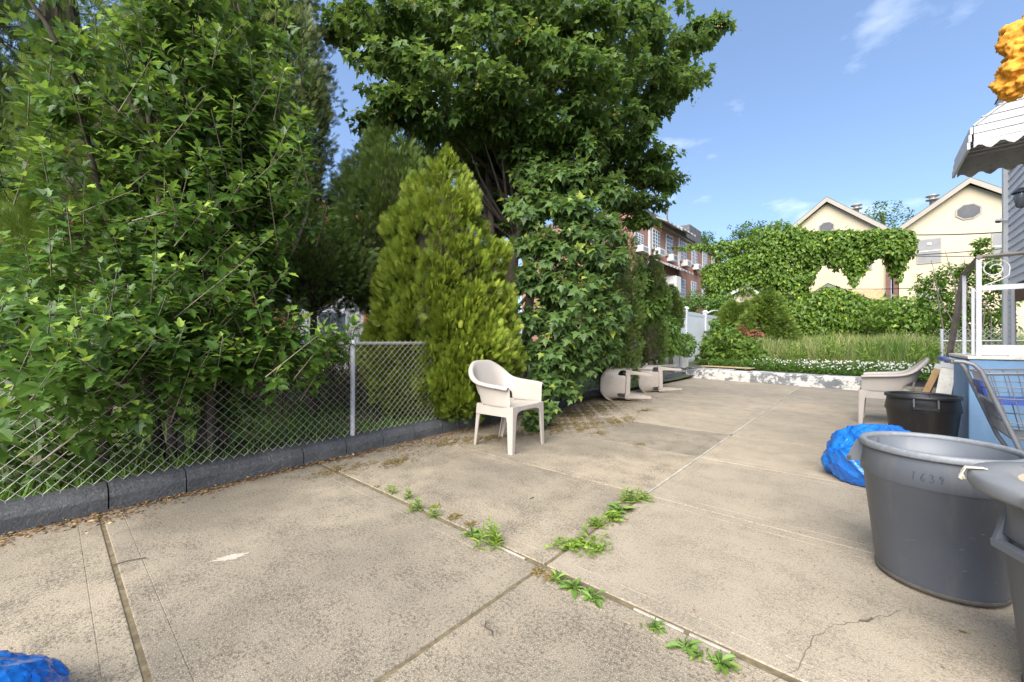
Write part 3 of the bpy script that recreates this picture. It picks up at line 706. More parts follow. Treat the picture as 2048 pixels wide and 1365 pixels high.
m_ = MB(); m_.tube([(-.06, 0, .0), (-.02, .006, .001), (.02, 0, .002), (.05, .004, .002)], .005, 6); m_.lathe([(0, .011), (.008, .007), (.010, 0), (.006, -.006)], 10, (.055, .004, .002)); m_.build('strands', 'rope', rp)

t3, b0, rb, rt = brute('trash_can', (.395, 5.40, 0), .60, .205, .262, 'black_plastic', 'black_plastic', 'open black trash can against the blue landing wall')
va = math.atan2(-5.4, -.395); bracket(t3, rt, .485, .575, va + R(6), 'black_plastic', .022, .155); bracket(t3, rt, .485, .575, va + R(186), 'black_plastic', .022, .155)

# ================================================================== BAGS
def bag(loc, rx, ry, rz_, seed, label, squash=.55, yaw=0):
    rs = np.random.default_rng(seed)
    bm = bmesh.new(); bmesh.ops.create_icosphere(bm, subdivisions=6, radius=1)
    c1 = nrm(rs.normal(size=(26, 3))); c2 = nrm(rs.normal(size=(120, 3)) + rs.normal(size=(120, 3)) * .3)
    h1_ = rs.uniform(.92, 1.10, 26); h2_ = rs.uniform(-.02, .02, 120)
    for v in bm.verts:
        p = np.array(v.co)
        q = p + .10 * np.sin(p[[1, 2, 0]] * 5 + seed)
        d1 = np.linalg.norm((c1 - q), axis=1); o1 = np.argsort(d1)[:2]; d2 = np.linalg.norm((c2 - q) * np.array([1, 1, .55]), axis=1); o2 = np.argsort(d2)[:2]
        g1 = d1[o1[1]] - d1[o1[0]]; g2 = d2[o2[1]] - d2[o2[0]]
        w1 = .5 + .5 * min(1, g1 / .25); f = h1_[o1[0]] * w1 + h1_[o1[1]] * (1 - w1)
        f += .055 * math.exp(-g1 / .06) + .030 * math.exp(-g2 / .035)
        f += .03 * math.sin(11 * math.atan2(p[1], p[0]) + 4 * p[2]) * max(0, p[2]) ** 2
        z = p[2] * f
        if z < -squash: z = -squash + (z + squash) * .04
        v.co = (p[0] * f * rx * (1.0 + .12 * max(0, -p[2])), p[1] * f * ry, (z + squash) * rz_)
    zmin = min(v.co.z for v in bm.verts)
    me = bpy.data.meshes.new('bag'); bm.to_mesh(me); bm.free()
    me.materials.append(M['bag_plastic']); me.polygons.foreach_set('use_smooth', [True] * len(me.polygons))
    t = empty('trash_bag', loc, yaw, label, 'trash bag', 'blue trash bags')
    o = link(bpy.data.objects.new('sack', me), t); o.location.z = -zmin + .002
    m_ = MB()
    for i in range(10):
        a = i * .63; m_.tube([(rx * .05 * math.cos(a), ry * .05 * math.sin(a), (1 + squash) * rz_ * .93), (rx * .14 * math.cos(a), ry * .14 * math.sin(a), (1 + squash) * rz_ * 1.06 + random.uniform(-.01, .02))], [.02, .012], 6)
    return t
bag((.10, 4.28, 0), .36, .30, .275, 3, 'crumpled blue plastic trash bag between the grey and the black cans', .55, .3)
bag((-1.80, -.30, 0), .36, .30, .145, 11, 'blue plastic trash bag at the bottom left corner of the picture', .5, R(35))

# ================================================================== SHOPPING CART
ca = empty('shopping_cart', (.60, 4.6, 0), 0, 'grey wire shopping cart with blue handle in front of the blue wall', 'cart')
def C(x, y, z): return (x - .60, y - 4.6, z)
for yy in (4.28, 4.93):
    MB().tube([C(.475, yy, .955), C(.52, yy, .953), C(.57, yy, .935), C(.605, yy, .89), C(.66, yy, .72), C(.78, yy, .36), C(.86, yy, .20), C(.95, yy, .155), C(1.5, yy + (.06 if yy < 4.6 else -.06), .15)], .0145, 10).build('side_frame', 'cart_metal', ca)
MB().tube([C(.475, 4.28, .955), C(.462, 4.35, .958), C(.462, 4.45, .958)], .0145, 10).build('handle_tube', 'cart_metal', ca)
MB().tube([C(.462, 4.45, .958), C(.462, 4.85, .958)], .019, 12).build('handle_grip', 'cart_blue', ca)
MB().tube([C(.462, 4.85, .958), C(.475, 4.93, .955)], .0145, 10).build('handle_tube', 'cart_metal', ca)
def wires(name, segs, r=.0032):
    for s_ in segs: MB().tube(s_, r, 5, False).build(name, 'cart_metal', ca)
# basket sides, gate and floor
for yy, o in ((4.31, 1), (4.90, -1)):
    wires('basket_wire', [[C(.63, yy, .86), C(1.42, yy + .06 * o, .90)], [C(.645, yy, .78), C(1.41, yy + .065 * o, .80)], [C(.665, yy, .70), C(1.40, yy + .07 * o, .72)], [C(.72, yy + .01 * o, .54), C(1.36, yy + .08 * o, .55)], [C(.75, yy + .01 * o, .44), C(1.34, yy + .09 * o, .45)]], .0038)
    wires('basket_wire', [[C(.66 + .07 * i, yy + .008 * i * o, .872), C(.76 + .06 * i, yy + .02 * o + .008 * i * o, .42)] for i in range(10)])
wires('basket_wire', [[C(.76, 4.34 + .045 * i, .42), C(1.33, 4.40 + .034 * i, .43)] for i in range(13)])
wires('gate_wire', [[C(.635, 4.33 + .042 * i, .87), C(.76, 4.33 + .042 * i, .42)] for i in range(14)])
wires('gate_wire', [[C(.63 + .03 * i, 4.30, .87 - .11 * i), C(.63 + .03 * i, 4.91, .87 - .11 * i)] for i in range(5)], .004)
MB().tube([C(.63, 4.30, .872), C(1.42, 4.37, .905), C(1.42, 4.84, .905), C(.63, 4.91, .872)], .006, 8).build('basket_rim', 'cart_metal', ca)
MB().prism([(.70, .655), (.90, .665), (.90, .678), (.70, .668)], lambda a, b, t_: C(a, t_, b), 4.36, 4.86).build('child_seat', 'cart_blue', ca)
MB().prism([(.64, .80), (.66, .80), (.69, .69), (.67, .69)], lambda a, b, t_: C(a, t_, b), 4.62, 4.86).build('seat_flap', 'cart_blue', ca)
for x, yy in ((.92, 4.30), (.92, 4.91), (1.45, 4.37), (1.45, 4.84)):
    w_ = MB(); w_.lathe([(0, -.013), (.05, -.013), (.056, -.006), (.056, .006), (.05, .013), (0, .013)], 20); 
    ob = w_.build('wheel', 'rubber', ca); ob.rotation_euler = (R(90), 0, 0); ob.location = C(x, yy, .058)
    fk = MB().box(-.006, .006, -.022, -.016, 0, .10).box(-.006, .006, .016, .022, 0, .10).box(-.012, .012, -.022, .022, .10, .112).build('caster_fork', 'cart_metal', ca); fk.location = C(x, yy, .055)

# ================================================================== LANDING, RAILINGS AND HOUSE ON THE RIGHT
XW = 1.67
pl = empty('porch_landing', (.69, 5.4, 0), 0, 'blue painted stucco landing wall with chipped white top', 'landing')
def LB(x0, x1, y0, y1, z0, z1, nm, mt, ch=.008): return MB().box(x0 - .69, x1 - .69, y0 - 5.4, y1 - 5.4, z0, z1, ch=ch).build(nm, mt, pl)
LB(.69, XW - .003, 5.4, 6.5, -.05, .935, 'wall', 'blue_stucco', .012)
LB(.682, XW - .003, 5.385, 6.5, .938, .968, 'top_slab', 'chipped_paint', .006)
for i in range(4):
    LB(.76, XW - .003, 6.503 + .26 * i, 6.76 + .26 * i, -.05, .76 - .19 * i, 'step', 'blue_stucco', .01)
LB(.69, .757, 6.503, 7.5, -.05, .62, 'stringer', 'blue_stucco', .01)
m_ = MB()
for i in range(16):
    x = .95 + i * .04; m_.box(x - .69 - random.uniform(.01, .04), x - .69 + random.uniform(.01, .05), random.uniform(-.01, .02), .08, .9685, .974 + random.uniform(0, .014))
m_.build('paint_chips', 'chipped_paint', pl)
rl = empty('stair_railing', (.75, 5.42, .968), 0, 'white metal post railing with weathered wooden handrail beside the porch stairs', 'railing')
def RT(nm, pts, r, mt, seg=4): return MB().tube([(x - .75, y - 5.42, z - .968) for x, y, z in pts], r, seg, True, False).build(nm, mt, rl)
def RBx(nm, x0, x1, y0, y1, z0, z1, mt): return MB().box(x0 - .75, x1 - .75, y0 - 5.42, y1 - 5.42, z0 - .968, z1 - .968, ch=.003).build(nm, mt, rl)
RBx('post', .735, .768, 5.405, 5.438, .97, 1.83, 'white_metal')
RBx('post', .700, .726, 5.80, 5.826, .97, 1.735, 'white_metal')
RBx('post', .70, .722, 6.64, 6.662, .55, .90, 'white_metal')
RT('handrail', [(.752, 5.40, 1.842), (.713, 5.82, 1.745)], .024, 'rail_wood')
RT('handrail', [(.713, 5.82, 1.745), (.70, 6.70, .86)], .026, 'rail_wood')
RT('handrail', [(.70, 6.70, .86), (.70, 6.72, .74)], .018, 'white_metal')
RT('handrail', [(.74, 5.42, 1.843), (1.66, 5.42, 1.845)], .017, 'rail_wood')
gt = empty('porch_gate', (.80, 5.46, .97), 0, 'white metal porch gate with scroll top and solid bottom panel', 'gate')
def GB(nm, x0, x1, y0, y1, z0, z1): return MB().box(x0 - .80, x1 - .80, y0 - 5.46, y1 - 5.46, z0 - .97, z1 - .97, ch=.003).build(nm, 'white_metal', gt)
GB('stile', .712, .733, 5.445, 5.47, .975, 1.575); GB('stile', 1.50, 1.53, 5.445, 5.47, .975, 1.60)
GB('rail', .77, 1.499, 5.445, 5.47, 1.545, 1.59); GB('bottom_panel', .77, 1.499, 5.452, 5.468, .975, 1.065)
def scroll(cx, cz, r0, turns, s):
    return [(cx - .80 + s * (r0 * (1 - .72 * q / 40)) * math.cos(q / 40 * turns * 6.283), -.005, cz - .97 + (r0 * (1 - .72 * q / 40)) * math.sin(q / 40 * turns * 6.283)) for q in range(41)]
for s_, x in ((1, .85), (-1, 1.22)):
    a = scroll(x, 1.735, .085, 1.5, s_); MB().tube(a, .0055, 6).build('scroll', 'white_metal', gt)
    MB().tube([a[0], (a[0][0] + s_ * -.005, -.005, .70), (a[0][0] - s_ * .06, -.005, .66), (a[0][0] - s_ * .15, -.005, .62)], .0055, 6).build('scroll', 'white_metal', gt)

hs = empty('siding_house', (XW, 6, 0), 0, 'house with white horizontal siding at the right edge', 'house')
def HB(nm, mt, x0, x1, y0, y1, z0, z1, ch=0.0, par=None):
    return MB().box(x0 - XW, x1 - XW, y0 - 6, y1 - 6, z0, z1, ch=ch).build(nm, mt, par or hs)
HB('wall', 'siding', XW + .03, XW + 5, 2.4, 9.93, 1.95, 4.8)
HB('lower_wall', 'dark_void', XW + .06, XW + 4.9, 2.4, 9.2, -.05, 1.949)
z = 1.96
pm = None
while z < 4.78:
    if pm is None:
        m_ = MB(); m_.add([(0, -3.6, 0), (0, 3.93, 0), (-.018, 3.93, .004), (-.018, -3.6, .004), (-.002, 3.93, .118), (-.002, -3.6, .118), (.03, -3.6, .118), (.03, 3.93, .118), (.03, -3.6, 0), (.03, 3.93, 0)], [(0, 1, 2, 3), (3, 2, 4, 5), (5, 4, 7, 6), (6, 7, 9, 8), (8, 9, 1, 0), (1, 9, 7, 4, 2), (0, 3, 5, 6, 8)]); pm = m_.mesh('siding_board', 'siding')
    o = link(bpy.data.objects.new('siding_board', pm), hs); o.location = (.028, 0, z); z += .118
HB('corner_post', 'white_paint', XW - .035, XW + .09, 9.932, 10.04, -.05, 4.75, .006)
HB('trim', 'white_paint', XW - .01, XW + .028, 9.60, 9.66, .9, 1.945, .004)
for i in range(10): HB('siding_end', 'siding', XW + .0, XW + .055, 9.70, 9.86, .98 + .095 * i, 1.06 + .095 * i)
HB('door', 'dark_wood', XW - .015, XW + .03, 8.1, 9.4, 1.68, 1.945, .005)
HB('eave_soffit', 'soffit', XW - .05, XW + .3, 2.3, 10.10, 4.80, 4.83)
HB('fascia', 'white_paint', XW - .085, XW - .052, 2.3, 10.12, 4.78, 4.95, .004)
m_ = MB(); m_.add([(-.10, -3.7, 4.955), (-.10, 4.15, 4.955), (2.5, 4.15, 6.3), (2.5, -3.7, 6.3), (5.3, 4.15, 4.955), (5.3, -3.7, 4.955)], [(0, 1, 2, 3), (3, 2, 4, 5), (1, 4, 2), (0, 3, 5), (0, 5, 4, 1)]).build('roof', 'roof_dark', hs)
sc = empty('security_camera', (XW + .01, 9.9, 3.0), 0, 'small white security camera with dark lens on the house corner', 'camera')
MB().tube([(0, 0, 0), (-.07, -.01, .01)], .012, 8).build('bracket', 'white_metal', sc); ob = MB().lathe([(0, .04), (.035, .03), (.045, 0), (.03, -.03), (0, -.04)], 16).build('body', 'white_metal', sc); ob.location = (-.10, -.02, 0)
ob = MB().lathe([(0, .016), (.028, .006), (.03, -.012), (0, -.016)], 14).build('lens', 'black_metal', sc); ob.location = (-.115, -.055, -.015)
wlamp = empty('wall_lantern', (XW - .02, 8.2, 2.91), 0, 'black wall lantern on the white siding at the right edge', 'lantern')
MB().box(-.012, .0, -.05, .05, -.12, .12, ch=.004).build('back_plate', 'black_metal', wlamp); MB().tube([(0, 0, .08), (-.09, 0, .14), (-.15, 0, .12)], .012, 8).build('arm', 'black_metal', wlamp)
ob = MB().lathe([(0, .10), (.03, .09), (.085, .04), (.09, .03)], 8).build('hood', 'black_metal', wlamp); ob.location = (-.15, 0, .06)
ob = MB().lathe([(.06, .03), (.07, -.02), (.045, -.15), (0, -.17)], 8).build('glass', 'glass', wlamp); ob.location = (-.15, 0, .06)

# ---- awning over the landing
aw = empty('awning', (.69, 5.2, 2.73), 0, 'white curved aluminium awning with scalloped edges over the porch', 'awning')
Y0, Y1, AX = 5.2, 6.0, .69
def atop(x):
    u = (x - AX) / (XW - AX); return 2.925 + .40 * (1 - (1 - u) ** 2.1)
na = 14; xs = [AX + (XW - AX) * i / na for i in range(na + 1)]
# curved roof panels side by side along the wall
npn = 6
for k in range(npn):
    ya, yb = Y0 + (Y1 - Y0) * k / npn + .004, Y0 + (Y1 - Y0) * (k + 1) / npn - .004
    vs = []
    for x in xs: vs += [(x - AX, ya - Y0, atop(x) - 2.73), (x - AX, yb - Y0, atop(x) - 2.73), (x - AX, yb - Y0, atop(x) - 2.75), (x - AX, ya - Y0, atop(x) - 2.75)]
    fs = [(i * 4 + j, i * 4 + (j + 1) % 4, i * 4 + 4 + (j + 1) % 4, i * 4 + 4 + j) for i in range(na) for j in range(4)] + [(0, 1, 2, 3), tuple(na * 4 + j for j in range(4))]
    MB().add(vs, fs).build('roof_panel', 'awning_white', aw)
# underside boards
for k in range(7):
    ya, yb = Y0 + .02 + (Y1 - Y0 - .04) * k / 7, Y0 + .02 + (Y1 - Y0 - .04) * (k + 1) / 7 - .024
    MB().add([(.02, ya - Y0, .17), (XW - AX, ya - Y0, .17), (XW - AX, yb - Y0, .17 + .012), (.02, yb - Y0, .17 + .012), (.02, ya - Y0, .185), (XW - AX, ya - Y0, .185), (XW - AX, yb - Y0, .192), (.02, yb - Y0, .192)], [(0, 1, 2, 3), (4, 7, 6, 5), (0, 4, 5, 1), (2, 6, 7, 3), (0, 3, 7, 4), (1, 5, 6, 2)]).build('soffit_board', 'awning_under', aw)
MB().box(.02, XW - AX - .01, .012, Y1 - Y0 - .012, .197, .203).build('backing_plate', 'awning_under', aw)  # plate added above the boards, keeps sky light out of their gaps
# front drop boards
for k in range(3):
    MB().box(-.02 - .008 * k, -.002 - .008 * k, -.01, Y1 - Y0 + .01, .195 - .062 * (k + 1) + .004, .195 - .062 * k).build('front_board', 'awning_white', aw)
def scal(x): return .028 * math.sin((x - AX) * 2 * math.pi / .125)
def endcap(y, name_, mt):
    zs = [2.80, 2.865, 2.93, 2.995, 3.06, 3.125, 3.19, 3.33]
    fx = lambda z: AX if z <= 2.925 else AX + (XW - AX) * (1 - max(0, 1 - (z - 2.925) / .40) ** (1 / 2.1))
    xs2 = [AX + (XW - AX) * i / 40 for i in range(41)]
    poly = [(x - AX, 2.745 + scal(x) * .8 - 2.73) for x in xs2] + [(XW - AX, 2.80 - .002 - 2.73), (0, 2.80 - .002 - 2.73)]
    MB().prism(poly, lambda a, b, t_: (a, y - Y0 + t_, b), -.008, .008).build('valance', mt, aw)
    for za, zb in zip(zs, zs[1:]):
        p_ = [(fx(za) + .002 - AX, za - 2.73), (XW - AX, za - 2.73), (XW - AX, zb - .005 - 2.73), (fx(zb - .005) + .002 - AX, zb - .005 - 2.73)]
        MB().prism(p_, lambda a, b, t_: (a, y - Y0 + t_ + (.004 if b < (za + zb) / 2 - 2.73 else 0) * -1, b), -.006, .006).build(name_, mt, aw)
endcap(Y0 - .012, 'end_board', 'awning_white')
xs2 = [AX + (XW - AX) * i / 40 for i in range(41)]
MB().prism([(x - AX, 2.745 + scal(x) * .8 - 2.73) for x in xs2] + [(XW - AX, .2), (0, .2)], lambda a, b, t_: (a, Y1 - Y0 + t_, b), .012, .022).build('valance', 'awning_under', aw)
MB().tube([(x - AX, -.016, atop(x) + .006 - 2.73) for x in xs], .012, 6).build('edge_trim', 'awning_white', aw)
for k in range(9):
    x = AX + .06 + k * .09; MB().box(x - AX - .015, x - AX + .015, -.03, .0, atop(x) + .012 - 2.73, atop(x) + .022 - 2.73).build('clip', 'galvanised', aw)

# ---- foam lump on the end of a wall pipe
fm = empty('foam_lump', (.562, 2.92, 2.405), 0, 'lumpy orange expanding foam blob at the top right corner', 'foam')
bm = bmesh.new()
for (x, y_, z_, r_) in [(.0, 0, 0, .085), (.02, .01, .08, .08), (.05, .0, .15, .07), (-.03, 0, -.07, .07), (-.075, 0, -.125, .045), (-.02, -.02, -.13, .05), (.05, 0, -.06, .10), (-.06, .0, .075, .045), (-.045, 0, .10, .05), (.12, 0, .0, .12), (.11, 0, .17, .09), (.20, 0, .02, .10), (-.055, -.01, -.165, .03), (.1, .02, -.09, .06), (.03, -.04, .02, .06), (.0, -.05, -.09, .045)]:
    bmesh.ops.create_icosphere(bm, subdivisions=3, radius=r_, matrix=Matrix.Translation((x, y_, z_)))
me = bpy.data.meshes.new('foam'); bm.to_mesh(me); bm.free(); me.materials.append(M['foam'])
o = link(bpy.data.objects.new('blob', me), fm)
md = o.modifiers.new('fuse', 'REMESH'); md.mode = 'VOXEL'; md.voxel_size = .006; md.use_smooth_shade = True
tx = bpy.data.textures.new('lumps', 'CLOUDS'); tx.noise_scale = .045; tx.noise_depth = 3
md = o.modifiers.new('lumps', 'DISPLACE'); md.texture = tx; md.strength = .075; md.mid_level = .5
tx2 = bpy.data.textures.new('pits', 'CLOUDS'); tx2.noise_scale = .016; tx2.noise_depth = 2
md = o.modifiers.new('pits', 'DISPLACE'); md.texture = tx2; md.strength = .018; md.mid_level = .5
tp = empty('wall_pipe', (XW, 2.92, 2.44), 0, 'grey pipe stub on the house wall holding the orange foam', 'pipe')
MB().tube([(0, 0, 0), (-.85, 0, 0)], .03, 12).build('tube', 'galvanised', tp)
MB().lathe([(.03, 0), (.07, .0), (.07, .015), (.03, .02)], 16).build('flange', 'galvanised', tp).rotation_euler = (0, R(-90), 0)

# ---- boards leaning behind the black bin
def plank(name, a, b, w, t_, mt, label, cat):
    a, b = Vector(a), Vector(b); o = empty(name, a, 0, label, cat); d = b - a; q = d.to_track_quat('Z', 'X').to_matrix().to_4x4()
    MB().box(-w / 2, w / 2, -t_ / 2, t_ / 2, 0, d.length, q, ch=.004).build('board', mt, o)
    MB().box(-w / 2 - .004, w / 2 + .004, -t_ / 2 - .004, t_ / 2 + .004, d.length - .05, d.length + .003, q, ch=.004).build('end', 'white_paint', o); return o
plank('wooden_handle', (.36, 6.72, .0), (.63, 6.62, .83), .06, .05, 'wood_tan', 'tan wooden post with white end leaning on the blue wall', 'post')
plank('leaning_board', (.55, 6.30, .0), (.665, 6.25, .86), .12, .02, 'chipped_paint', 'white painted board leaning against the blue wall behind the black bin', 'board')

# ================================================================== VEGETATION ALONG THE FENCE
def rel(A, o): return np.asarray(A, float) - np.array(o.location)
def limb(parent, name, pts, radii, mat, seg=8):
    return MB().tube([Vector(p) - parent.location for p in pts], radii, seg).build(name, mat, parent, fixn=False)

# ---- rose of Sharon: many upright stems, leafy shoots arching over the fence
hib = empty('flowering_shrub', (-4.55, .75, .1), 0, 'big leafy shrub with lobed leaves spilling over the fence on the left', 'shrub')
segs = []; tw = MB()
stems = []
for i in range(17):
    a = random.uniform(0, 6.28); r0 = random.uniform(.05, .35)
    base = Vector((-4.55 + r0 * math.cos(a) * .8, .75 + r0 * math.sin(a) * 1.7, .1))
    lean = Vector((random.uniform(-.35, .55), random.uniform(-1.15, 1.0), 0)); H = random.uniform(2.6, 4.6)
    top = base + lean * random.uniform(.7, 1.1) + Vector((0, 0, H))
    pts = wob(base, top, 9, .16); n_ = len(pts)
    rr = [.032 * (1 - .8 * k / (n_ - 1)) + .004 for k in range(n_)]
    limb(hib, 'stem', pts, rr, 'bark_light' if i % 3 == 0 else 'bark', 7)
    for k in range(2, n_):
        p = pts[k]
        for q in range(5 if k < n_ - 2 else 6):
            t = random.random(); s0 = pts[k - 1].lerp(p, t)
            d = Vector((random.gauss(.28, .55), random.gauss((s0.y - .75) * .35, .6), random.gauss(.45, .35))).normalized()
            L = random.uniform(.22, .58) * (1.2 if s0.z < 1.6 else 1)
            e = s0 + d * L
            # keep shoots under the camera side from reaching too far out
            e.x = min(e.x, -3.28 + random.uniform(-.25, .12))
            if e.z < .95 and e.x > -3.8: e.x = -3.95
            if e.z > 1.6: e.y = min(e.y, 1.62 + random.uniform(-.2, .06)); s0.y = min(s0.y, 1.6)
            segs.append((np.array(s0), np.array(e)))
            tw.tube([s0 - hib.location, e - hib.location], [.006, .0025], 4, False)
# shoots that lean over the rail towards the patio
for px, py, d in [(60, 640, 2.75), (150, 600, 2.7), (240, 700, 2.6), (270, 770, 2.6), (235, 735, 2.58), (330, 640, 2.7), (430, 560, 2.9), (470, 610, 2.85), (540, 560, 3.0), (600, 640, 3.15), (640, 690, 3.3), (680, 700, 3.4), (560, 700, 3.2), (430, 700, 2.9), (350, 330, 2.9), (250, 400, 2.8), (180, 480, 2.7), (90, 400, 2.7), (30, 520, 2.65), (20, 330, 2.7), (120, 300, 2.8), (300, 480, 2.75), (400, 420, 2.9), (520, 380, 3.1), (580, 330, 3.2), (620, 420, 3.3), (480, 480, 2.95), (360, 540, 2.75), (100, 560, 2.65), (40, 690, 2.7), (320, 590, 2.7), (260, 560, 2.65), (180, 660, 2.65), (130, 700, 2.7), (500, 660, 3.0), (370, 690, 2.75), (590, 230, 3.2), (530, 150, 3.1), (440, 240, 3.0), (330, 180, 2.95), (200, 230, 2.9), (100, 200, 2.9), (440, 90, 3.1), (560, 60, 3.2), (250, 60, 3.0), (130, 60, 3.0), (350, 30, 3.0), (20, 730, 2.5), (90, 720, 2.5), (160, 730, 2.5), (210, 770, 2.5), (300, 790, 2.5), (250, 810, 2.5), (340, 730, 2.6), (400, 730, 2.7), (450, 740, 2.8), (510, 720, 2.95), (560, 740, 3.05), (610, 720, 3.15), (650, 730, 3.25), (690, 690, 3.4), (480, 690, 2.9), (120, 690, 2.5), (50, 660, 2.55), (380, 660, 2.7), (540, 690, 3.0), (600, 690, 3.15), (200, 690, 2.55), (290, 720, 2.5), (0, 700, 2.5), (10, 668, 2.45), (60, 690, 2.45), (110, 668, 2.48), (160, 680, 2.5), (220, 676, 2.45), (400, 698, 2.75), (460, 690, 2.85), (30, 640, 2.5), (280, 690, 2.55)]:
    e = P(px, py - 22, d + random.uniform(-.05, .25) - (.26 if px < 170 and py > 640 else 0))
    for q in range(4 if py < 700 else 2):
        e2 = e + Vector([random.gauss(0, .09) for _ in range(3)]); s0 = e2 + Vector((-.30 + random.gauss(0, .1), random.gauss(0, .14), -.28 + random.gauss(0, .08)))
        segs.append((np.array(s0), np.array(e2))); tw.tube([s0 - hib.location, e2 - hib.location], [.005, .002], 4, False)
tag(tw.build('twigs', 'bark_light', hib, fixn=False), kind='stuff')
Pn, Fd, Un, S, Rn = shoots(segs, 25, .094, droop=.22, spread=.95, tip_bonus=.42)
leaves_split(hib, rel(Pn, hib), Fd, Un, S, T_HIB, Rn, 'hibiscus_leaf', 300)
# reddish spent buds
ix = rng.choice(len(segs), 120); bp = np.array([segs[i][0] * .25 + segs[i][1] * .75 for i in ix])
leaves('buds', hib, rel(bp, hib), rdir(120), rdir(120), rng.uniform(.02, .045, 120), T_OVAL, rng.uniform(0, .6, 120), 'red_leaf')

# ---- conifers made of clumps of flat sprays
def conifer(name, base, H, rad, mat, label, nclump=260, per=60, size=.085, lean=0.0, bare=0.0, spread=1.0, upb=.75, profile=None, clump_r=(.13, .24), shell=(.70, 1.0), trunk=True, core=.62, seed=1, lobes=((0, 0, 1, 1),)):
    rs = np.random.default_rng(seed)
    t = empty(name, base, 0, label, 'conifer')
    prof = profile or (lambda u: (math.sin(min(1, u * 2.4) * 1.57) ** .7) * (1 - u ** 2.4) ** .75)
    C_, A_ = [], []
    zs = np.sort(rs.uniform(0, 1, nclump * 3))
    w = np.array([max(.08, prof(z)) for z in zs]); keepp = rs.random(len(zs)) < w / w.max(); zs = rs.permutation(zs[keepp])[:nclump]
    Pn, Fd, Un, S, Rn = [], [], [], [], []
    for z in zs:
        lx, ly, lh, lr = lobes[rs.integers(len(lobes))] if len(lobes) > 1 else lobes[0]
        a = rs.uniform(0, 6.283); lump = 1 + .16 * math.sin(3 * a + 7 * z + seed) + .1 * math.sin(5 * a - 11 * z)
        r = rad * lr * prof(z) * rs.uniform(*shell) * lump
        cz = bare + (H * lh - bare) * z
        c = np.array([r * math.cos(a) + lean * z + lx, r * math.sin(a) + ly, cz]); out = np.array([math.cos(a), math.sin(a), .15])
        cr_ = rs.uniform(*clump_r) * (.55 + .45 * prof(z)); k = int(per * rs.uniform(.7, 1.3))
        d = nrm(rs.normal(size=(k, 3)) + out * .75); pt = c + d * cr_ * rs.uniform(.55, 1.0, (k, 1)) * np.array([1, 1, 1.5])
        f = d * .55 * spread + out * .35 + np.array([0, 0, upb * rs.uniform(.4, 1.3)]) + rs.normal(0, .16, (k, 3))
        tang = np.cross(d, [0, 0, 1.0]) + rs.normal(0, .5, (k, 3))
        Pn.append(pt); Fd.append(f); Un.append(tang); S.append(size * rs.uniform(.65, 1.3, k)); 
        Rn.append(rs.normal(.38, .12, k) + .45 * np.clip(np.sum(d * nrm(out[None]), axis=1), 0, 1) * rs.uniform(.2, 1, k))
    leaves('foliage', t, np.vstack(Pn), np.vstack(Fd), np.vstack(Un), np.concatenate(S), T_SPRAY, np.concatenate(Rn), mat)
    if trunk:
        limb(t, 'trunk', [Vector(base), Vector(base) + Vector((lean * .4, 0, H * .5)), Vector(base) + Vector((lean * .8, 0, H * .9))], [.09 * H / 4 + .02, .06 * H / 4, .015], 'bark')
    if core:
        # brown twigs, then an added solid dark core standing for the inner shade
        tw = MB(); nb = int(90 * H / 4)
        for i in range(nb):
            z = rs.uniform(.03, .93); a = rs.uniform(0, 6.283); r = rad * prof(z) * .86
            cz = bare + (H - bare) * z; s0 = Vector((lean * z * .9, 0, max(.05, cz - r * .35))); e = Vector((r * math.cos(a) + lean * z, r * math.sin(a), cz + .1))
            mid_ = s0.lerp(e, .55) + Vector((0, 0, -.05)); tw.tube([s0, mid_, e], [.014, .009, .003], 4, False)
        tag(tw.build('branches', 'dead_twig', t, fixn=False), kind='stuff')
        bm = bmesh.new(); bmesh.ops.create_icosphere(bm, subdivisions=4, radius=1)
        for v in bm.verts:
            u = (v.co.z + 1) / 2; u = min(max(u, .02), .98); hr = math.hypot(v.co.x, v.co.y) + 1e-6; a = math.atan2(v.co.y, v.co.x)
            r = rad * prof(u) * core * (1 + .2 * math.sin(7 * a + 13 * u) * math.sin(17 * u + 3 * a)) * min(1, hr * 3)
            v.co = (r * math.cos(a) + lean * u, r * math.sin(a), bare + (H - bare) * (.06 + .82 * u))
        me = bpy.data.meshes.new('dark_core'); bm.to_mesh(me); bm.free(); me.materials.append(M['dark_core']); link(bpy.data.objects.new('dark_core', me), t)
    return t
gp = lambda u: (math.sin(min(1, (u + .12) * 1.9) * 1.57) ** .8) * (1 - u ** 2.0) ** .62
c0 = P(888, 683, 5.38)
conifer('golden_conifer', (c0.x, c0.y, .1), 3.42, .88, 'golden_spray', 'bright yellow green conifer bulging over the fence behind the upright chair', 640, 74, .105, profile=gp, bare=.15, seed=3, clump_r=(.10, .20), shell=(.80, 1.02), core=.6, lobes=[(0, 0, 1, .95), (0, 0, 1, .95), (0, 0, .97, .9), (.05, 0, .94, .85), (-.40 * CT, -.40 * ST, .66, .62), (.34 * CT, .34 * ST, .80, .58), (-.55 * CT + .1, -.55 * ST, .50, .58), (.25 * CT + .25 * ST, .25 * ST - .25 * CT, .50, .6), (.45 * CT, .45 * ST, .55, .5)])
c0 = P(885, 683, 5.2)
conifer('low_conifer', (c0.x, c0.y, .1), 1.25, .50, 'mid_spray', 'small green conifer growing low against the fence under the golden one', 120, 60, .065, profile=gp, bare=.1, seed=8)
c0 = P(790, 683, 6.6)
conifer('tall_conifer', (c0.x, c0.y, .1), 4.45, 1.0, 'dark_spray', 'dark green conifer behind and left of the golden conifer', 380, 58, .095, profile=gp, bare=1.5, seed=4, clump_r=(.16, .28))
c0 = P(520, 683, 6.0)
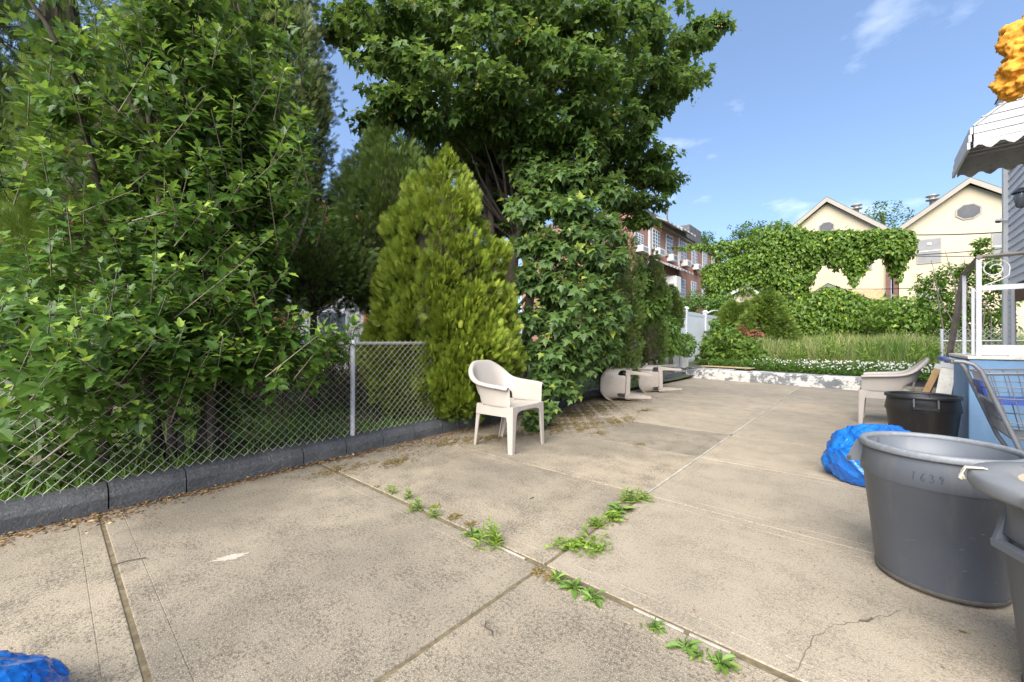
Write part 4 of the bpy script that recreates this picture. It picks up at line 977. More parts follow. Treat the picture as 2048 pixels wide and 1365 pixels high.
conifer('tall_conifer', (c0.x, c0.y, .1), 8.2, 1.12, 'sparse_spray', 'tall airy conifer against the sky left of the maple', 430, 46, .10, bare=1.9, seed=5, clump_r=(.16, .30), core=.35, shell=(.45, 1.0))
c0 = P(640, 683, 5.4)
conifer('drooping_conifer', (c0.x - .2, c0.y, .1), 2.75, .72, 'dark_spray', 'dark drooping conifer clump hanging behind the shrub above the fence rail', 150, 60, .09, bare=1.35, seed=15, clump_r=(.15, .26), upb=.2)
c0 = P(255, 683, 4.2)
conifer('tall_conifer', (c0.x, c0.y, .1), 4.15, .95, 'mid_spray', 'rounded green conifer showing behind the leafy shrub at upper left', 330, 60, .08, profile=gp, bare=.6, seed=6)
c0 = P(430, 683, 5.6)
conifer('tall_conifer', (c0.x, c0.y, .1), 7.8, 1.3, 'dark_spray', 'tall dark conifer filling the middle behind the leafy shrub', 460, 50, .10, bare=.9, seed=12, clump_r=(.18, .30))
c0 = P(120, 683, 5.6)
conifer('tall_conifer', (c0.x, c0.y, .1), 7.4, 1.15, 'dark_spray', 'dark conifer with bare twigs against the sky at far upper left', 270, 44, .10, bare=1.2, seed=7, clump_r=(.16, .28), core=.3, shell=(.35, 1.0))
c0 = P(-90, 683, 4.6)
conifer('tall_conifer', (c0.x, c0.y, .1), 6.2, 1.0, 'dark_spray', 'dark conifer cut by the left edge of the picture', 260, 50, .10, bare=.6, seed=17, core=.45)
colp = lambda u: (math.sin(min(1, (u + .1) * 3.2) * 1.57) ** .8) * (1 - u ** 3.0) ** .8
for px, d, H, rd, sd_, lb, lean in [(1238, 7.9, 3.55, .40, 21, 'dark column conifer right behind the young maple by the fence', 0), (1205, 7.7, 2.7, .36, 24, 'dark column conifer hidden half by the young maple leaves', 0), (1300, 9.9, 3.35, .36, 22, 'slim dark cone shaped conifer left of the brick houses', 0), (1342, 13.2, 2.75, .26, 23, 'smallest slim conifer in front of the brick houses by the vinyl fence', 0)]:
    c0 = P(px, 683, d)
    conifer('column_conifer', (c0.x, c0.y, .1), H, rd, 'dark_spray', lb, 150, 55, .075, profile=colp, bare=.3 if px < 1340 else 1.3, seed=sd_, clump_r=(.10, .17))['group'] = 'slim conifers by the fence'

# dead twiggy brush low behind the fence
br = empty('dead_brush', P(690, 760, 5.6), 0, 'tangle of bare brown twigs behind the fence left of the golden conifer', 'brush'); br.location.z = .12
tw = MB()
for i in range(420):
    a = random.uniform(0, 6.28); r = random.uniform(.1, 1.15); s0 = Vector((r * .5 * math.cos(a), r * math.sin(a), random.uniform(0, .5)))
    e = s0 + Vector((random.gauss(0, .32), random.gauss(0, .38), random.uniform(.2, 1.2))); mid_ = s0.lerp(e, .5) + Vector((random.gauss(0, .06), random.gauss(0, .06), 0))
    tw.tube([s0, mid_, e], [.006, .004, .002], 4, False)
tw.build('twigs', 'dead_twig', br, fixn=False)

# ---- maple
mp_base = P(1022, 683, 8.0); mp_base.z = .1
mapl = empty('maple_tree', mp_base, 0, 'large maple with dense lobed leaves towering over the fence in the middle', 'tree')
pads = []
# pads: pixel, depth, horizontal radius (m) — a layered crown
for px, py, d, r in [(765, 40, 6.3, 1.05), (765, 95, 6.6, .65), (800, 130, 6.2, .95), (780, 200, 6.3, .7), (860, 60, 6.4, 1.1), (840, 210, 6.4, .85), (930, 150, 6.0, .95), (1000, 80, 6.0, 1.0), (1010, 190, 6.2, .9), (1110, 120, 6.2, 1.0), (1160, 150, 6.1, .9), (1120, 40, 6.3, 1.1), (1220, 60, 6.5, 1.1), (1290, 20, 6.9, .9), (1330, 80, 7.2, .8), (1390, 65, 7.6, .55), (1430, 50, 7.8, .35), (1270, 150, 6.8, .9), (1340, 170, 7.2, .75), (1370, 150, 7.4, .5), (1290, 220, 7.3, .65), (1230, 240, 6.9, .8), (1150, 230, 6.4, .8), (1060, 260, 6.6, .7), (900, 250, 6.6, .7), (940, 20, 6.2, 1.1), (1040, -30, 6.2, 1.2), (800, -40, 6.4, 1.2), (1180, -60, 6.6, 1.3), (920, -120, 6.8, 1.5), (1080, -160, 7.2, 1.7), (1250, -110, 7.2, 1.4), (760, -120, 7.2, 1.3), (1310, 310, 7.6, .55), (1325, 360, 7.9, .5), (1290, 400, 8.1, .6), (1250, 330, 7.6, .7), (745, 290, 7.4, .3), (745, 240, 6.6, .45), (700, 35, 6.6, .5), (675, 60, 6.6, .3), (1180, 330, 7.4, .7), (900, -20, 9.0, 1.6), (1040, 60, 9.6, 1.8), (1160, 100, 9.4, 1.6), (850, 120, 9.0, 1.2), (960, 200, 9.2, 1.3), (1110, 230, 9.3, 1.3), (1240, 170, 9.2, 1.3), (1040, 330, 9.4, .9), (1060, 310, 7.0, .6), (1200, 285, 7.0, .65), (1255, 285, 7.2, .65), (1295, 345, 7.6, .5), (1235, 390, 7.6, .6), (1275, 440, 8.0, .4), (1100, 275, 6.8, .65), (1160, 275, 6.7, .6), (1020, 250, 6.6, .6), (960, 240, 6.6, .6), (960, 300, 7.6, .7), (930, 340, 8.6, .8), (1000, 410, 8.6, .7), (900, 290, 8, .7), (1010, 330, 7.8, .6), (960, 400, 9, .8), (985, 440, 9.0, .6), (1000, 490, 9.2, .6), (1010, 540, 9.4, .6), (975, 340, 8.2, .6), (1015, 450, 8.2, .45), (1110, 310, 7.0, .6), (990, 290, 7.4, .5), (1080, 390, 8.6, .7), (1000, 360, 9, .6), (890, 320, 9.2, .8), (800, 350, 8.8, .7), (790, 430, 8.6, .6)]:
    pads.append((P(px, py, d), r * .86))
trunk_top = mp_base + Vector((.1, .1, 7.5))
tr = wob(mp_base, trunk_top, 10, .05); limb(mapl, 'trunk', tr, [.17, .15, .135, .125, .115, .10, .09, .075, .06, .045, .03], 'bark', 12)
for off in ((-.45, -.35, 6.6), (-.2, -.5, 6.2), (.5, .5, 6.4)):
    q = mp_base + Vector((off[0] * .3, off[1] * .3, .2)); limb(mapl, 'trunk', wob(q, q + Vector(off), 9, .07), [.10, .095, .09, .08, .07, .06, .05, .04, .03, .02], 'bark', 9)
segs = []; tw = MB()
for c, r in pads:
    zt = max(1.9, min(6.8, c.z - .5 - (c - mp_base).xy.length * .35)); k = (zt - mp_base.z) / 7.4 * 10; i0 = int(min(9, max(1, k))); s0 = tr[i0]
    limb(mapl, 'limb', wob(s0, c + Vector((0, 0, -.1)), 5, .10), [.04, .034, .028, .02, .014, .008], 'bark', 6)
    for i in range(int(46 * r * r + 22)):
        a = random.uniform(0, 6.28); q = r * math.sqrt(random.random()); h_ = .34 * r * (1 - (q / r) ** 2)
        e = c + Vector((q * math.cos(a), q * math.sin(a), h_ * random.uniform(-.9, 1.0) - .22 * q))
        L = random.uniform(.25, .5); dd = Vector((math.cos(a), math.sin(a), random.uniform(-.25, .35))) * L
        segs.append((np.array(e - dd * .75), np.array(e + dd * .25))); tw.tube([e - dd * .75 - mapl.location, e + dd * .25 - mapl.location], [.005, .002], 4, False)
tag(tw.build('twigs', 'bark', mapl, fixn=False), kind='stuff')
Pn, Fd, Un, S, Rn = shoots(segs, 12, .125, droop=.55, spread=1.0, tip_bonus=.22, rmean=.40)
leaves_split(mapl, rel(Pn, mapl), Fd, Un, S, T_MAP, Rn, 'maple_dark_leaf', 300)
sp, sf = [], []
for i in rng.choice(len(segs), 130):
    p = segs[i][1]
    for q in range(9): sp.append(p + np.array([rng.normal(0, .03), rng.normal(0, .03), -rng.uniform(.02, .16)])); sf.append([rng.normal(0, .5), rng.normal(0, .5), -1])
leaves('seed_clusters', mapl, rel(sp, mapl), sf, rdir(len(sp)), rng.uniform(.025, .045, len(sp)), T_OVAL, rng.uniform(.2, 1, len(sp)), 'samara')

# ---- young maple hanging over the fence
ym_base = P(1120, 683, 7.0); ym_base.z = .1
ym = empty('young_maple', ym_base, 0, 'bushy young maple with big leaves hanging over the fence down to the patio', 'tree')
segs = []; tw = MB()
for i in range(4):
    q = ym_base + Vector((random.uniform(-.2, .2), random.uniform(-.2, .2), 0)); limb(ym, 'stem', wob(q, q + Vector((random.uniform(-.4, .4), random.uniform(-.6, .5), random.uniform(2.5, 3.6))), 7, .08), [.04, .036, .03, .026, .02, .016, .012, .008], 'bark', 7)
for px, py, d, r in [(1050, 340, 6.7, .35), (1040, 410, 6.5, .35), (1190, 300, 6.4, .42), (1150, 350, 6.2, .5), (1210, 370, 6.4, .45), (1090, 360, 6.3, .5), (1070, 420, 6.0, .5), (1140, 430, 5.9, .55), (1210, 450, 6.1, .5), (1100, 500, 5.8, .55), (1170, 500, 5.8, .55), (1060, 490, 6.0, .4), (1220, 530, 6.1, .45), (1130, 570, 5.7, .55), (1190, 590, 5.8, .5), (1060, 560, 5.9, .4), (1070, 640, 5.8, .42), (1130, 650, 5.6, .5), (1190, 660, 5.8, .45), (1100, 700, 5.6, .45), (1160, 720, 5.8, .42), (1215, 610, 6.2, .4), (1090, 760, 5.5, .32), (1130, 770, 5.7, .30), (1085, 820, 5.15, .2), (1070, 850, 4.95, .16), (1210, 700, 6.3, .35), (1050, 700, 5.7, .3), (1235, 640, 6.6, .35), (1120, 390, 6.8, .6), (1130, 620, 6.5, .6)]:
    c = P(px, py, d)
    for i in range(int(120 * r * r + 14)):
        o = rdir(1)[0] * r * random.uniform(.3, 1) * np.array([1, 1, .8]); e = c + Vector(o); dd = (Vector(o).normalized() + Vector((.35, -.3, .25))) * random.uniform(.14, .26)
        if e.z < .12: e.z = .12 + random.random() * .1
        segs.append((np.array(e - dd), np.array(e))); tw.tube([e - dd - ym.location, e - ym.location], [.004, .002], 4, False)
tag(tw.build('twigs', 'bark', ym, fixn=False), kind='stuff')
Pn, Fd, Un, S, Rn = shoots(segs, 9, .128, droop=.55, spread=1.0, tip_bonus=.16, rmean=.42)
lo = Pn[:, 2] < .05; Pn[lo, 2] = .05
k_ = rng.random(len(Rn)) < .035; Rn[k_] += .5
leaves_split(ym, rel(Pn, ym), Fd, Un, S, T_MAP, Rn, 'maple_leaf', 300)

# ---- generic leafy mass from blobs
def mass(name, loc, blobs, dens, size, tmpl, mat, label, cat, hang=.6, stems=None, kind_leaf=None, rm=.42, group=None, tipb=.3, inner=True):
    t = empty(name, loc, 0, label, cat, group)
    Pn, Fd, Un, S, Rn = [], [], [], [], []
    for (c, rx, ry, rz_) in blobs:
        ar = (rx * ry + rx * rz_ + ry * rz_) * 4; k = max(12, int(ar * dens)); d = rdir(k); q = rng.uniform(.72, 1.06, (k, 1))
        lump = 1 + .10 * np.sin(d[:, :1] * 9 + c[0] * 3) * np.cos(d[:, 1:2] * 8 + c[2] * 5)
        pt = np.array(c) + d * np.array([rx, ry, rz_]) * q * lump
        f = d * .45 + rng.normal(0, .45, (k, 3)) + np.array([0, 0, -hang]); u = d + rng.normal(0, .35, (k, 3)) + np.array([0, 0, .45])
        Pn.append(pt); Fd.append(f); Un.append(u); S.append(size * rng.uniform(.6, 1.25, k)); Rn.append(rng.normal(rm, .17, k) + tipb * (q[:, 0] > 1.0) * rng.random(k))
    leaves('foliage', t, rel(np.vstack(Pn), t), np.vstack(Fd), np.vstack(Un), np.concatenate(S), tmpl, np.concatenate(Rn), mat)
    if inner:
        m_ = MB()
        for (c, rx, ry, rz_) in blobs:
            for i in range(5):
                a = rdir(1)[0] * np.array([rx, ry, rz_]) * .8; m_.tube([Vector(c) - t.location - Vector(a) * .6, Vector(c) - t.location + Vector(a)], [.012, .005], 4, False)
        tag(m_.build('vine_stems', 'dead_twig', t, fixn=False), kind='stuff')
    return t
def V3(v): return (v.x, v.y, v.z)
# vine on the far end of the fence
bl = [(V3(P(px, py, d)), r, r, r * 1.1) for px, py, d, r in [(1310, 640, 10.2, .35), (1330, 660, 10.6, .35), (1350, 685, 11.3, .28), (1370, 690, 11.9, .30), (1340, 690, 10.8, .30), (1290, 620, 9.8, .35), (1315, 600, 10.0, .3), (1280, 560, 9.7, .3), (1300, 690, 10.0, .25)]]
mass('fence_vine', (-4.1, 11, .1), bl, 420, .085, T_IVY, 'light_leaf', 'light green vine climbing the far end of the chain link fence', 'vine', .55, rm=.35)
# undergrowth at the foot of the shrub (seen through the mesh, left)
bl = [((-4.35 - .3 * random.random(), y_, .25 + random.random() * .35), .28, .35, .28) for y_ in np.arange(-.6, .3, .22)]
mass('undergrowth', (-4.4, 0, .1), bl, 220, .065, T_IVY, 'hibiscus_leaf', 'low green creeper behind the fence at the left edge', 'plant', .3)

# ================================================================== GRASS
def blades(name, parent, xy, z, hgt, wid, mat, bend=.45, rm=.4, rs=.18, tipf=0.0, kind='stuff'):
    k = len(xy); a = rng.uniform(0, 6.283, k); f = np.stack([np.cos(a) * bend * rng.random(k), np.sin(a) * bend * rng.random(k), np.ones(k)], 1)
    tv = np.array([(-.5, 0, 0), (.5, 0, 0), (.40, .45, .03), (-.40, .45, .03), (.22, .8, .12), (-.22, .8, .12), (0, 1, .26)], float)
    tv[:, 0] *= wid
    pz = np.stack([xy[:, 0], xy[:, 1], z], 1)
    rn = rng.normal(rm, rs, k) + tipf * (rng.random(k) < .3)
    return leaves(name, parent, pz, f, rdir(k) * np.array([1, 1, .2]), hgt, (tv, [(0, 1, 2, 3), (3, 2, 4, 5), (5, 4, 6)]), rn, mat, kind)
k = 42000; xy = np.stack([rng.uniform(-9.5, -3.9, k), rng.uniform(-1.5, 9, k)], 1); nn_ = np.sin(xy[:, 0] * 3.1 + 1) * np.cos(xy[:, 1] * 2.3) + rng.normal(0, .5, k); xy = xy[nn_ > -.35]
lawn_g = blades('lawn_grass', None, xy, np.array([lz(x, y) - .01 for x, y in xy]), rng.uniform(.06, .17, len(xy)), .10, 'lawn_blade', .8)
tag(lawn_g, 'short green lawn grass behind the chain link fence', 'grass', kind='stuff')
k = 62000; xy = np.stack([rng.uniform(-3.2, 14, k), 13.3 + 13.5 * rng.random(k) ** 1.25], 1)
dn = np.sin(xy[:, 0] * 1.7) * np.cos(xy[:, 1] * 1.1 + 1) + .4 * np.sin(xy[:, 0] * 4.1 + xy[:, 1] * 3)
hg = (.60 + .16 * dn + rng.uniform(-.12, .22, k)) * np.clip((xy[:, 1] - 12.6) / 2.2, .35, 1)
fg = blades('field_grass', None, xy, np.array([fz(v) - .01 for v in xy[:, 1]]), np.clip(hg, .15, 1.2), .030, 'grass_blade', .45, .55, .20, .35)
tag(fg, 'tall seeding meadow grass on the vacant lot behind the end wall', 'grass', kind='stuff')
# darker tuft of rushy grass
c0 = P(1790, 700, 10.2); k = 1600; ang = rng.uniform(0, 6.28, k); rr_ = np.abs(rng.normal(0, .55, k)); xy = np.stack([c0.x + rr_ * np.cos(ang), c0.y + 1.2 + rr_ * np.sin(ang)], 1)
tu = blades('grass_tuft', None, xy, np.full(k, .27), rng.uniform(.5, .95, k), .022, 'lawn_blade', .7, .25, .15, kind=None)
tag(tu, 'dark arching clump of rushy grass in the meadow right of centre', 'grass')
# clover with white flowers
k = 15000; xy = np.stack([rng.uniform(-3.6, 2.6, k), 12.35 + 2.2 * rng.random(k) ** 1.3], 1); xy[:, 1] -= xy[:, 0] * .19
zc = .29 + rng.uniform(0, .26, k) * np.clip((xy[:, 1] - 12.2) / .8, .15, 1)
cl = leaves('clover', None, np.column_stack([xy, zc]), rdir(k) * np.array([1, 1, .3]), np.array([0, 0, 1.0]) + rng.normal(0, .35, (k, 3)), rng.uniform(.04, .085, k), T_OVAL, rng.normal(.45, .18, k), 'clover')
tag(cl, 'leafy clover patch along the top of the end wall', 'clover', kind='stuff')
k = 760; fx = np.column_stack([rng.uniform(-2.4, 2.4, k), 12.45 + 1.3 * rng.random(k) ** 1.2]); fx[:, 1] -= fx[:, 0] * .19
bm = bmesh.new(); bmesh.ops.create_icosphere(bm, subdivisions=1, radius=.5); bm.verts.index_update(); T_BALL = (np.array([tuple(v.co) for v in bm.verts]), [tuple(v.index for v in f.verts) for f in bm.faces]); bm.free()
keep = (rng.random(k) < np.where(fx[:, 0] > -1.4, 1, .35)); fx = fx[keep]; k = len(fx)
fw = leaves('clover_flowers', None, np.column_stack([fx, .47 + rng.uniform(-.06, .14, k)]), rdir(k), rdir(k), rng.uniform(.026, .046, k), T_BALL, rng.uniform(.2, 1, k), 'flower_white')
tag(fw, 'small round white clover flowers scattered over the patch', 'flowers', kind='stuff')

# ================================================================== LITTER AND WEEDS ON THE PATIO
lp, lr, ls = [], [], []
for i in range(9000):
    y = random.uniform(-.6, 12.6); w = .05 + .16 * (.5 + .5 * math.sin(y * 2.7 + 1)) * (.4 + .6 * math.sin(y * 6.1) ** 2) + (.12 if 2.2 < y < 7 else 0)
    x = kx(y) + abs(random.gauss(0, 1)) * w * .6
    lp.append((x, y, .002 + random.random() * .014 * math.exp(-(x - kx(y)) / .1)))
k = len(lp)
lt_ = leaves('leaf_litter', None, lp, rdir(k) * np.array([1, 1, .15]), np.array([0, 0, 1.0]) + rng.normal(0, .35, (k, 3)), rng.uniform(.008, .034, k), T_DIA, rng.normal(.45, .25, k), 'litter')
tag(lt_, 'dry brown leaf litter drifted along the foot of the grey kerb', 'leaf litter', kind='stuff')
lp = []
for px, py, r, n_ in [(1150, 830, .62, 5200), (1190, 815, .62, 4600), (1120, 850, .36, 2600), (1240, 842, .38, 1500), (1270, 800, .5, 1600), (1180, 850, .35, 1200), (1110, 862, .2, 700), (1165, 860, .12, 500), (1195, 868, .12, 380), (1290, 822, .2, 400), (1280, 890, .07, 120), (1320, 775, .5, 1500), (1230, 800, .4, 1500), (1060, 868, .22, 700), (960, 880, .25, 900), (900, 885, .22, 900), (790, 925, .2, 700), (680, 940, .2, 600), (1000, 875, .2, 500), (940, 1050, .035, 420), (1000, 1085, .02, 120), (870, 1015, .03, 260), (910, 1035, .035, 380), (760, 975, .03, 200), (1075, 1145, .03, 260), (1100, 1155, .03, 260), (1230, 1040, .07, 160), (1260, 1020, .06, 160)]:
    c = G(px, py)
    for i in range(int(n_ * (1.7 if r > .1 else 1.3))):
        a = random.uniform(0, 6.28); q = r * abs(random.gauss(0, .55)); x, y = c.x + q * math.cos(a) * .75, c.y + q * math.sin(a) * 1.5 * (1 if r > .1 else .66)
        if math.sin(x * 19) * math.cos(y * 15) + .6 * math.sin(x * 41 + y * 33) + random.gauss(0, .3) > -.25 and x > kx(y) + .01: lp.append((x, y, .002 + random.random() * .004))
k = len(lp)
lt_ = leaves('catkin_litter', None, lp, rdir(k) * np.array([1, 1, .1]), np.array([0, 0, 1.0]) + rng.normal(0, .3, (k, 3)), rng.uniform(.009, .026, k), T_DIA, rng.normal(.45, .22, k), 'catkin_litter')
tag(lt_, 'mustard brown flower litter in patches on the concrete near the chairs', 'leaf litter', kind='stuff')
# scattered specks
k = 1500; sx = np.column_stack([rng.uniform(-3.4, 1.2, k), rng.uniform(-.4, 9, k), np.full(k, .003)])
lt_ = leaves('debris_specks', None, sx, rdir(k) * np.array([1, 1, .1]), np.array([0, 0, 1.0]) + rng.normal(0, .2, (k, 3)), rng.uniform(.004, .013, k) , T_DIA, rng.uniform(0, .5, k), 'litter')
tag(lt_, 'tiny dark specks of debris scattered over the concrete slabs', 'debris', kind='stuff')
for px, pts, lb in [((985, 1275), [(0, 0), (.02, .015), (.025, .05), (.05, .06)], 'hooked dark twig lying on the near slab'), ((225, 1135), [(0, 0), (.05, .03), (.11, .05)], 'thin curved twig beside the left slab joint'), ((1720, 1245), [(0, 0), (.03, .01), (.05, .03)], 'short twig on the crack near the grey can'), ((1060, 1000), [(0, 0), (.04, .01)], 'small straight twig on the slab in front of the chair')]:
    c = G(*px); o = empty('twig', (c.x, c.y, .004), random.uniform(0, 2), lb, 'twig'); MB().tube([(a, b, random.uniform(0, .006)) for a, b in pts], .0028, 5).build('stick', 'bark', o)

def weed(px, kind_, n_, size, label, hgt=.10):
    c = G(*px); t = empty('weed', (c.x, c.y, 0), (R(90) if px[0] < 1300 and px[1] < 1110 and px[0] > 1120 else 0) + random.uniform(-.2, .2), label, 'weed', 'weeds in the patio joints')
    Pn, Fd, Un, S = [], [], [], []
    if kind_ == 'spike':          # upright leafy shoots with narrow whorled leaves
        for sh in range(max(2, n_ // 14)):
            b = np.array([random.gauss(0, .022), random.gauss(0, .03), 0]); h_ = hgt * random.uniform(.6, 1.1); dr = np.array([random.gauss(0, .15), random.gauss(0, .15), 1])
            for i in range(16):
                q = i / 15; a = i * 2.4; p = b + dr * h_ * q; Pn.append(p); Fd.append([math.cos(a), math.sin(a), .35 + 1.1 * q]); Un.append([0, 0, 1 + .2 * random.random()]); S.append(size * (1 - .35 * q) * random.uniform(.8, 1.2))
        tm, mt = T_LANCE, 'weed_leaf'
    elif kind_ == 'rosette':
        for cl_ in range(3):
            ox, oy = (random.gauss(0, .022), random.gauss(0, .008)) if cl_ else (0, 0)
            for i in range(int(n_ * (1 if cl_ == 0 else .5))):
                a = random.uniform(0, 6.283); Pn.append([ox + random.gauss(0, .005), oy + random.gauss(0, .005), .003]); Fd.append([math.cos(a), math.sin(a), abs(random.gauss(.7, .5))]); Un.append([-math.cos(a) * .3 + random.gauss(0, .3), -math.sin(a) * .3 + random.gauss(0, .3), 1]); S.append(size * random.uniform(.3, 1.0) * (1 if cl_ == 0 else .7))
        for i in range(24): a = random.uniform(0, 6.283); q = abs(random.gauss(0, .03)); Pn.append([q * math.cos(a), q * math.sin(a) * .5, .004]); Fd.append([math.cos(a * 3), math.sin(a * 3), .6]); Un.append([random.gauss(0, .5), random.gauss(0, .5), 1]); S.append(.018 * random.uniform(.6, 1.4))
        tm, mt = T_BROAD, 'broad_weed'
    else:                          # sprawling runners
        for rn_ in range(9):
            a = random.uniform(0, 6.28); L = random.uniform(.05, hgt * 1.6)
            for i in range(max(3, n_ // 9)):
                q = random.random(); Pn.append([L * q * math.cos(a) + random.gauss(0, .008), L * q * math.sin(a) + random.gauss(0, .008), .006 + random.random() * .03]); b = random.uniform(0, 6.28); Fd.append([math.cos(b), math.sin(b), random.uniform(0, .8)]); Un.append([random.gauss(0, .4), random.gauss(0, .4), 1]); S.append(size * random.uniform(.6, 1.2))
        tm, mt = T_OVAL, 'weed_leaf'
    o = leaves('leaves', t, Pn, Fd, Un, S, tm, rng.normal(.5, .2, len(Pn)), mat=mt, kind=None)
    st_m = MB()
    for i in range(4): st_m.tube([(random.gauss(0, .006), random.gauss(0, .006), 0), (random.gauss(0, .012), random.gauss(0, .012), hgt * .45)], [.0016, .001], 4)
    st_m.build('stalks', 'broad_weed' if 'broad_weed' in M else 'clover', t)
weed((785, 990), 'spike', 30, .045, 'smallest leafy weed at the upper left end of the slab joint', .05)
weed((812, 1000), 'spike', 40, .05, 'second small weed from the kerb in the cross joint', .065)
weed((845, 1022), 'spike', 46, .05, 'leafy weed in the cross joint, third from the kerb', .06)
weed((868, 1030), 'spike', 40, .05, 'leafy weed in the cross joint just before the bare soil', .055)
weed((945, 1075), 'rosette', 17, 0.076, 'blue green rosette weed left of the spiky one in the cross joint')
weed((978, 1092), 'spike', 70, .065, 'spiky bright green weed nearest the left of the joint crossing', .085)
weed((1195, 1052), 'spike', 46, .055, 'low bright weed in the long seam below the tall cluster', .05)
weed((1225, 1040), 'runner', 90, .035, 'creeping weed between the low one and the tall cluster in the seam', .06)
weed((1240, 1025), 'rosette', 21, 0.107, 'dark upright grassy rosette in the tall cluster of the long seam')
weed((1262, 1008), 'spike', 70, .06, 'bright green weed at the top of the tall cluster in the seam', .085)
weed((1285, 1000), 'runner', 60, .03, 'dry creeping weed at the far end of the tall cluster', .06)
weed((1155, 1095), 'runner', 300, .026, 'sprawling yellow green weed mat beside the joint crossing', .13)
weed((1190, 1105), 'runner', 90, .022, 'thin trailing end of the sprawling weed mat on the right', .09)
weed((1115, 1160), 'rosette', 13, 0.053, 'small broad leaf weed right after the joint crossing')
weed((1150, 1180), 'rosette', 18, 0.076, 'largest broad leaf weed in the cross joint right of the crossing')
weed((1185, 1200), 'rosette', 15, 0.065, 'flat broad leaf weed next to the pale joint strips')
weed((1310, 1258), 'rosette', 14, 0.049, 'single broad leaf weed between the pale joint strips')
weed((1370, 1298), 'rosette', 16, 0.065, 'pointed leaf weed second from the bottom of the joint')
weed((1440, 1330), 'rosette', 14, 0.075, 'long leaf weed lowest in the picture on the cross joint')

# ================================================================== BACKGROUND
def part(par, nm, mt, x0, x1, y0, y1, z0, z1, ch=0.0):
    L0 = par.location; return MB().box(x0 - L0.x, x1 - L0.x, y0 - L0.y, y1 - L0.y, z0 - L0.z, z1 - L0.z, ch=ch).build(nm, mt, par)
def sub(par, root, nm, mt, x0, x1, y0, y1, z0, z1):
    L0 = root.location; return MB().box(x0 - L0.x, x1 - L0.x, y0 - L0.y, y1 - L0.y, z0 - L0.z, z1 - L0.z).build(nm, mt, par)
# ---- cream gabled houses
HY = 32.0
def gable_house(name, x0, x1, xr, ze, zr, label):
    t = empty(name, ((x0 + x1) / 2, HY, .2), 0, label, 'house'); L0 = t.location
    f = lambda a, b, t_: (a - L0.x, t_ - L0.y, b - L0.z)
    MB().prism([(x0, .0), (x1, .0), (x1, ze), (xr, zr - .12), (x0, ze)], f, HY, HY + 9).build('wall', 'cream_stucco', t)
    for xa, za, xb, zb in ((x0 - .22, ze - .18, xr, zr), (xr, zr, x1 + .22, ze - .18)):
        rf = MB().prism([(xa, za + .09), (xb, zb + .09), (xb, zb + .21), (xa, za + .21)], f, HY - .32, HY + 9.2).build('roof', 'roof_dark', t)
        MB().prism([(xa, za - .12), (xb, zb - .12), (xb, zb + .155), (xa, za + .155)], f, HY - .36, HY - .321).build('fascia', 'fascia', rf)
    return t
def window(t, cx, cz, w, h, mt='blind', disc=False):
    o = part(t, 'window', 'fascia', cx - w / 2 - .05, cx + w / 2 + .05, HY - .05, HY - .003, cz - h / 2 - .06, cz + h / 2 + .05)
    sub(o, t, 'pane', mt, cx - w / 2, cx + w / 2, HY - .058, HY - .051, cz + .02, cz + h / 2); sub(o, t, 'pane', mt, cx - w / 2, cx + w / 2, HY - .056, HY - .051, cz - h / 2, cz - .02)
    sub(o, t, 'meeting_rail', 'white_paint', cx - w / 2, cx + w / 2, HY - .07, HY - .051, cz - .025, cz + .022)
    if disc:
        L0 = t.location; d_ = MB().lathe([(0, 0), (.10, 0), (.10, .01), (0, .012)], 20).build('sticker', 'white_paint', o); d_.rotation_euler = (R(90), 0, 0); d_.location = (cx - L0.x, HY - .06 - L0.y, cz + h * .3 - L0.z)
def oculus(t, cx, cz, r):
    L0 = t.location; f = lambda a, b, t_: (a - L0.x, t_ - L0.y, b - L0.z)
    oc = [(cx + r * math.cos(R(22.5 + 45 * i)) * 1.15, cz + r * math.sin(R(22.5 + 45 * i))) for i in range(8)]
    o = MB().prism([(cx + (x - cx) * 1.18, cz + (z - cz) * 1.18) for x, z in oc], f, HY - .05, HY - .003).build('gable_vent', 'fascia', t)
    MB().prism(oc, f, HY - .06, HY - .051).build('pane', 'vent_dark', o)
a = PY(1654, 403, HY); b = PY(1778, 465, HY); w_ = b.x - a.x
h1 = gable_house('gable_house', a.x - w_ - .1, b.x, a.x, b.z, a.z, 'cream stucco house with lower gable half hidden by vines')
c = PY(1938, 366, HY); e = PY(1798, 463, HY); w2 = c.x - e.x
h2 = gable_house('gable_house', e.x, c.x + w2, c.x, e.z, c.z, 'cream stucco house with octagonal gable vent at right')
q = PY(1653, 456, HY); oculus(h1, q.x, q.z, .32); q = PY(1937, 424, HY); oculus(h2, q.x, q.z, .38)
q = PY(1858, 503, HY); window(h2, q.x, q.z, .86, 1.25, disc=True); q = PY(2012, 492, HY); window(h2, q.x, q.z, .86, 1.3)
q = PY(1725, 520, HY); window(h1, q.x, q.z, .8, 1.2); q = PY(1605, 535, HY); window(h1, q.x, q.z, .85, 1.3, 'glass')
q = PY(1860, 596, HY); window(h2, q.x, q.z, .9, .8)
for k_, (px, lb, hh) in enumerate(((1777, 'brown downpipe at the right edge of the lower gable house', h1), (1791, 'brown downpipe', h2))):
    q = PY(px, 600, HY); part(hh, 'downpipe', 'brown_pipe', q.x - .10, q.x + .10, HY - .22, HY - .06, .2, e.z - .1)
part(h1, 'gutter', 'brown_pipe', b.x - .1, e.x + .1, HY - .36, HY - .05, e.z - .12, e.z + .08)
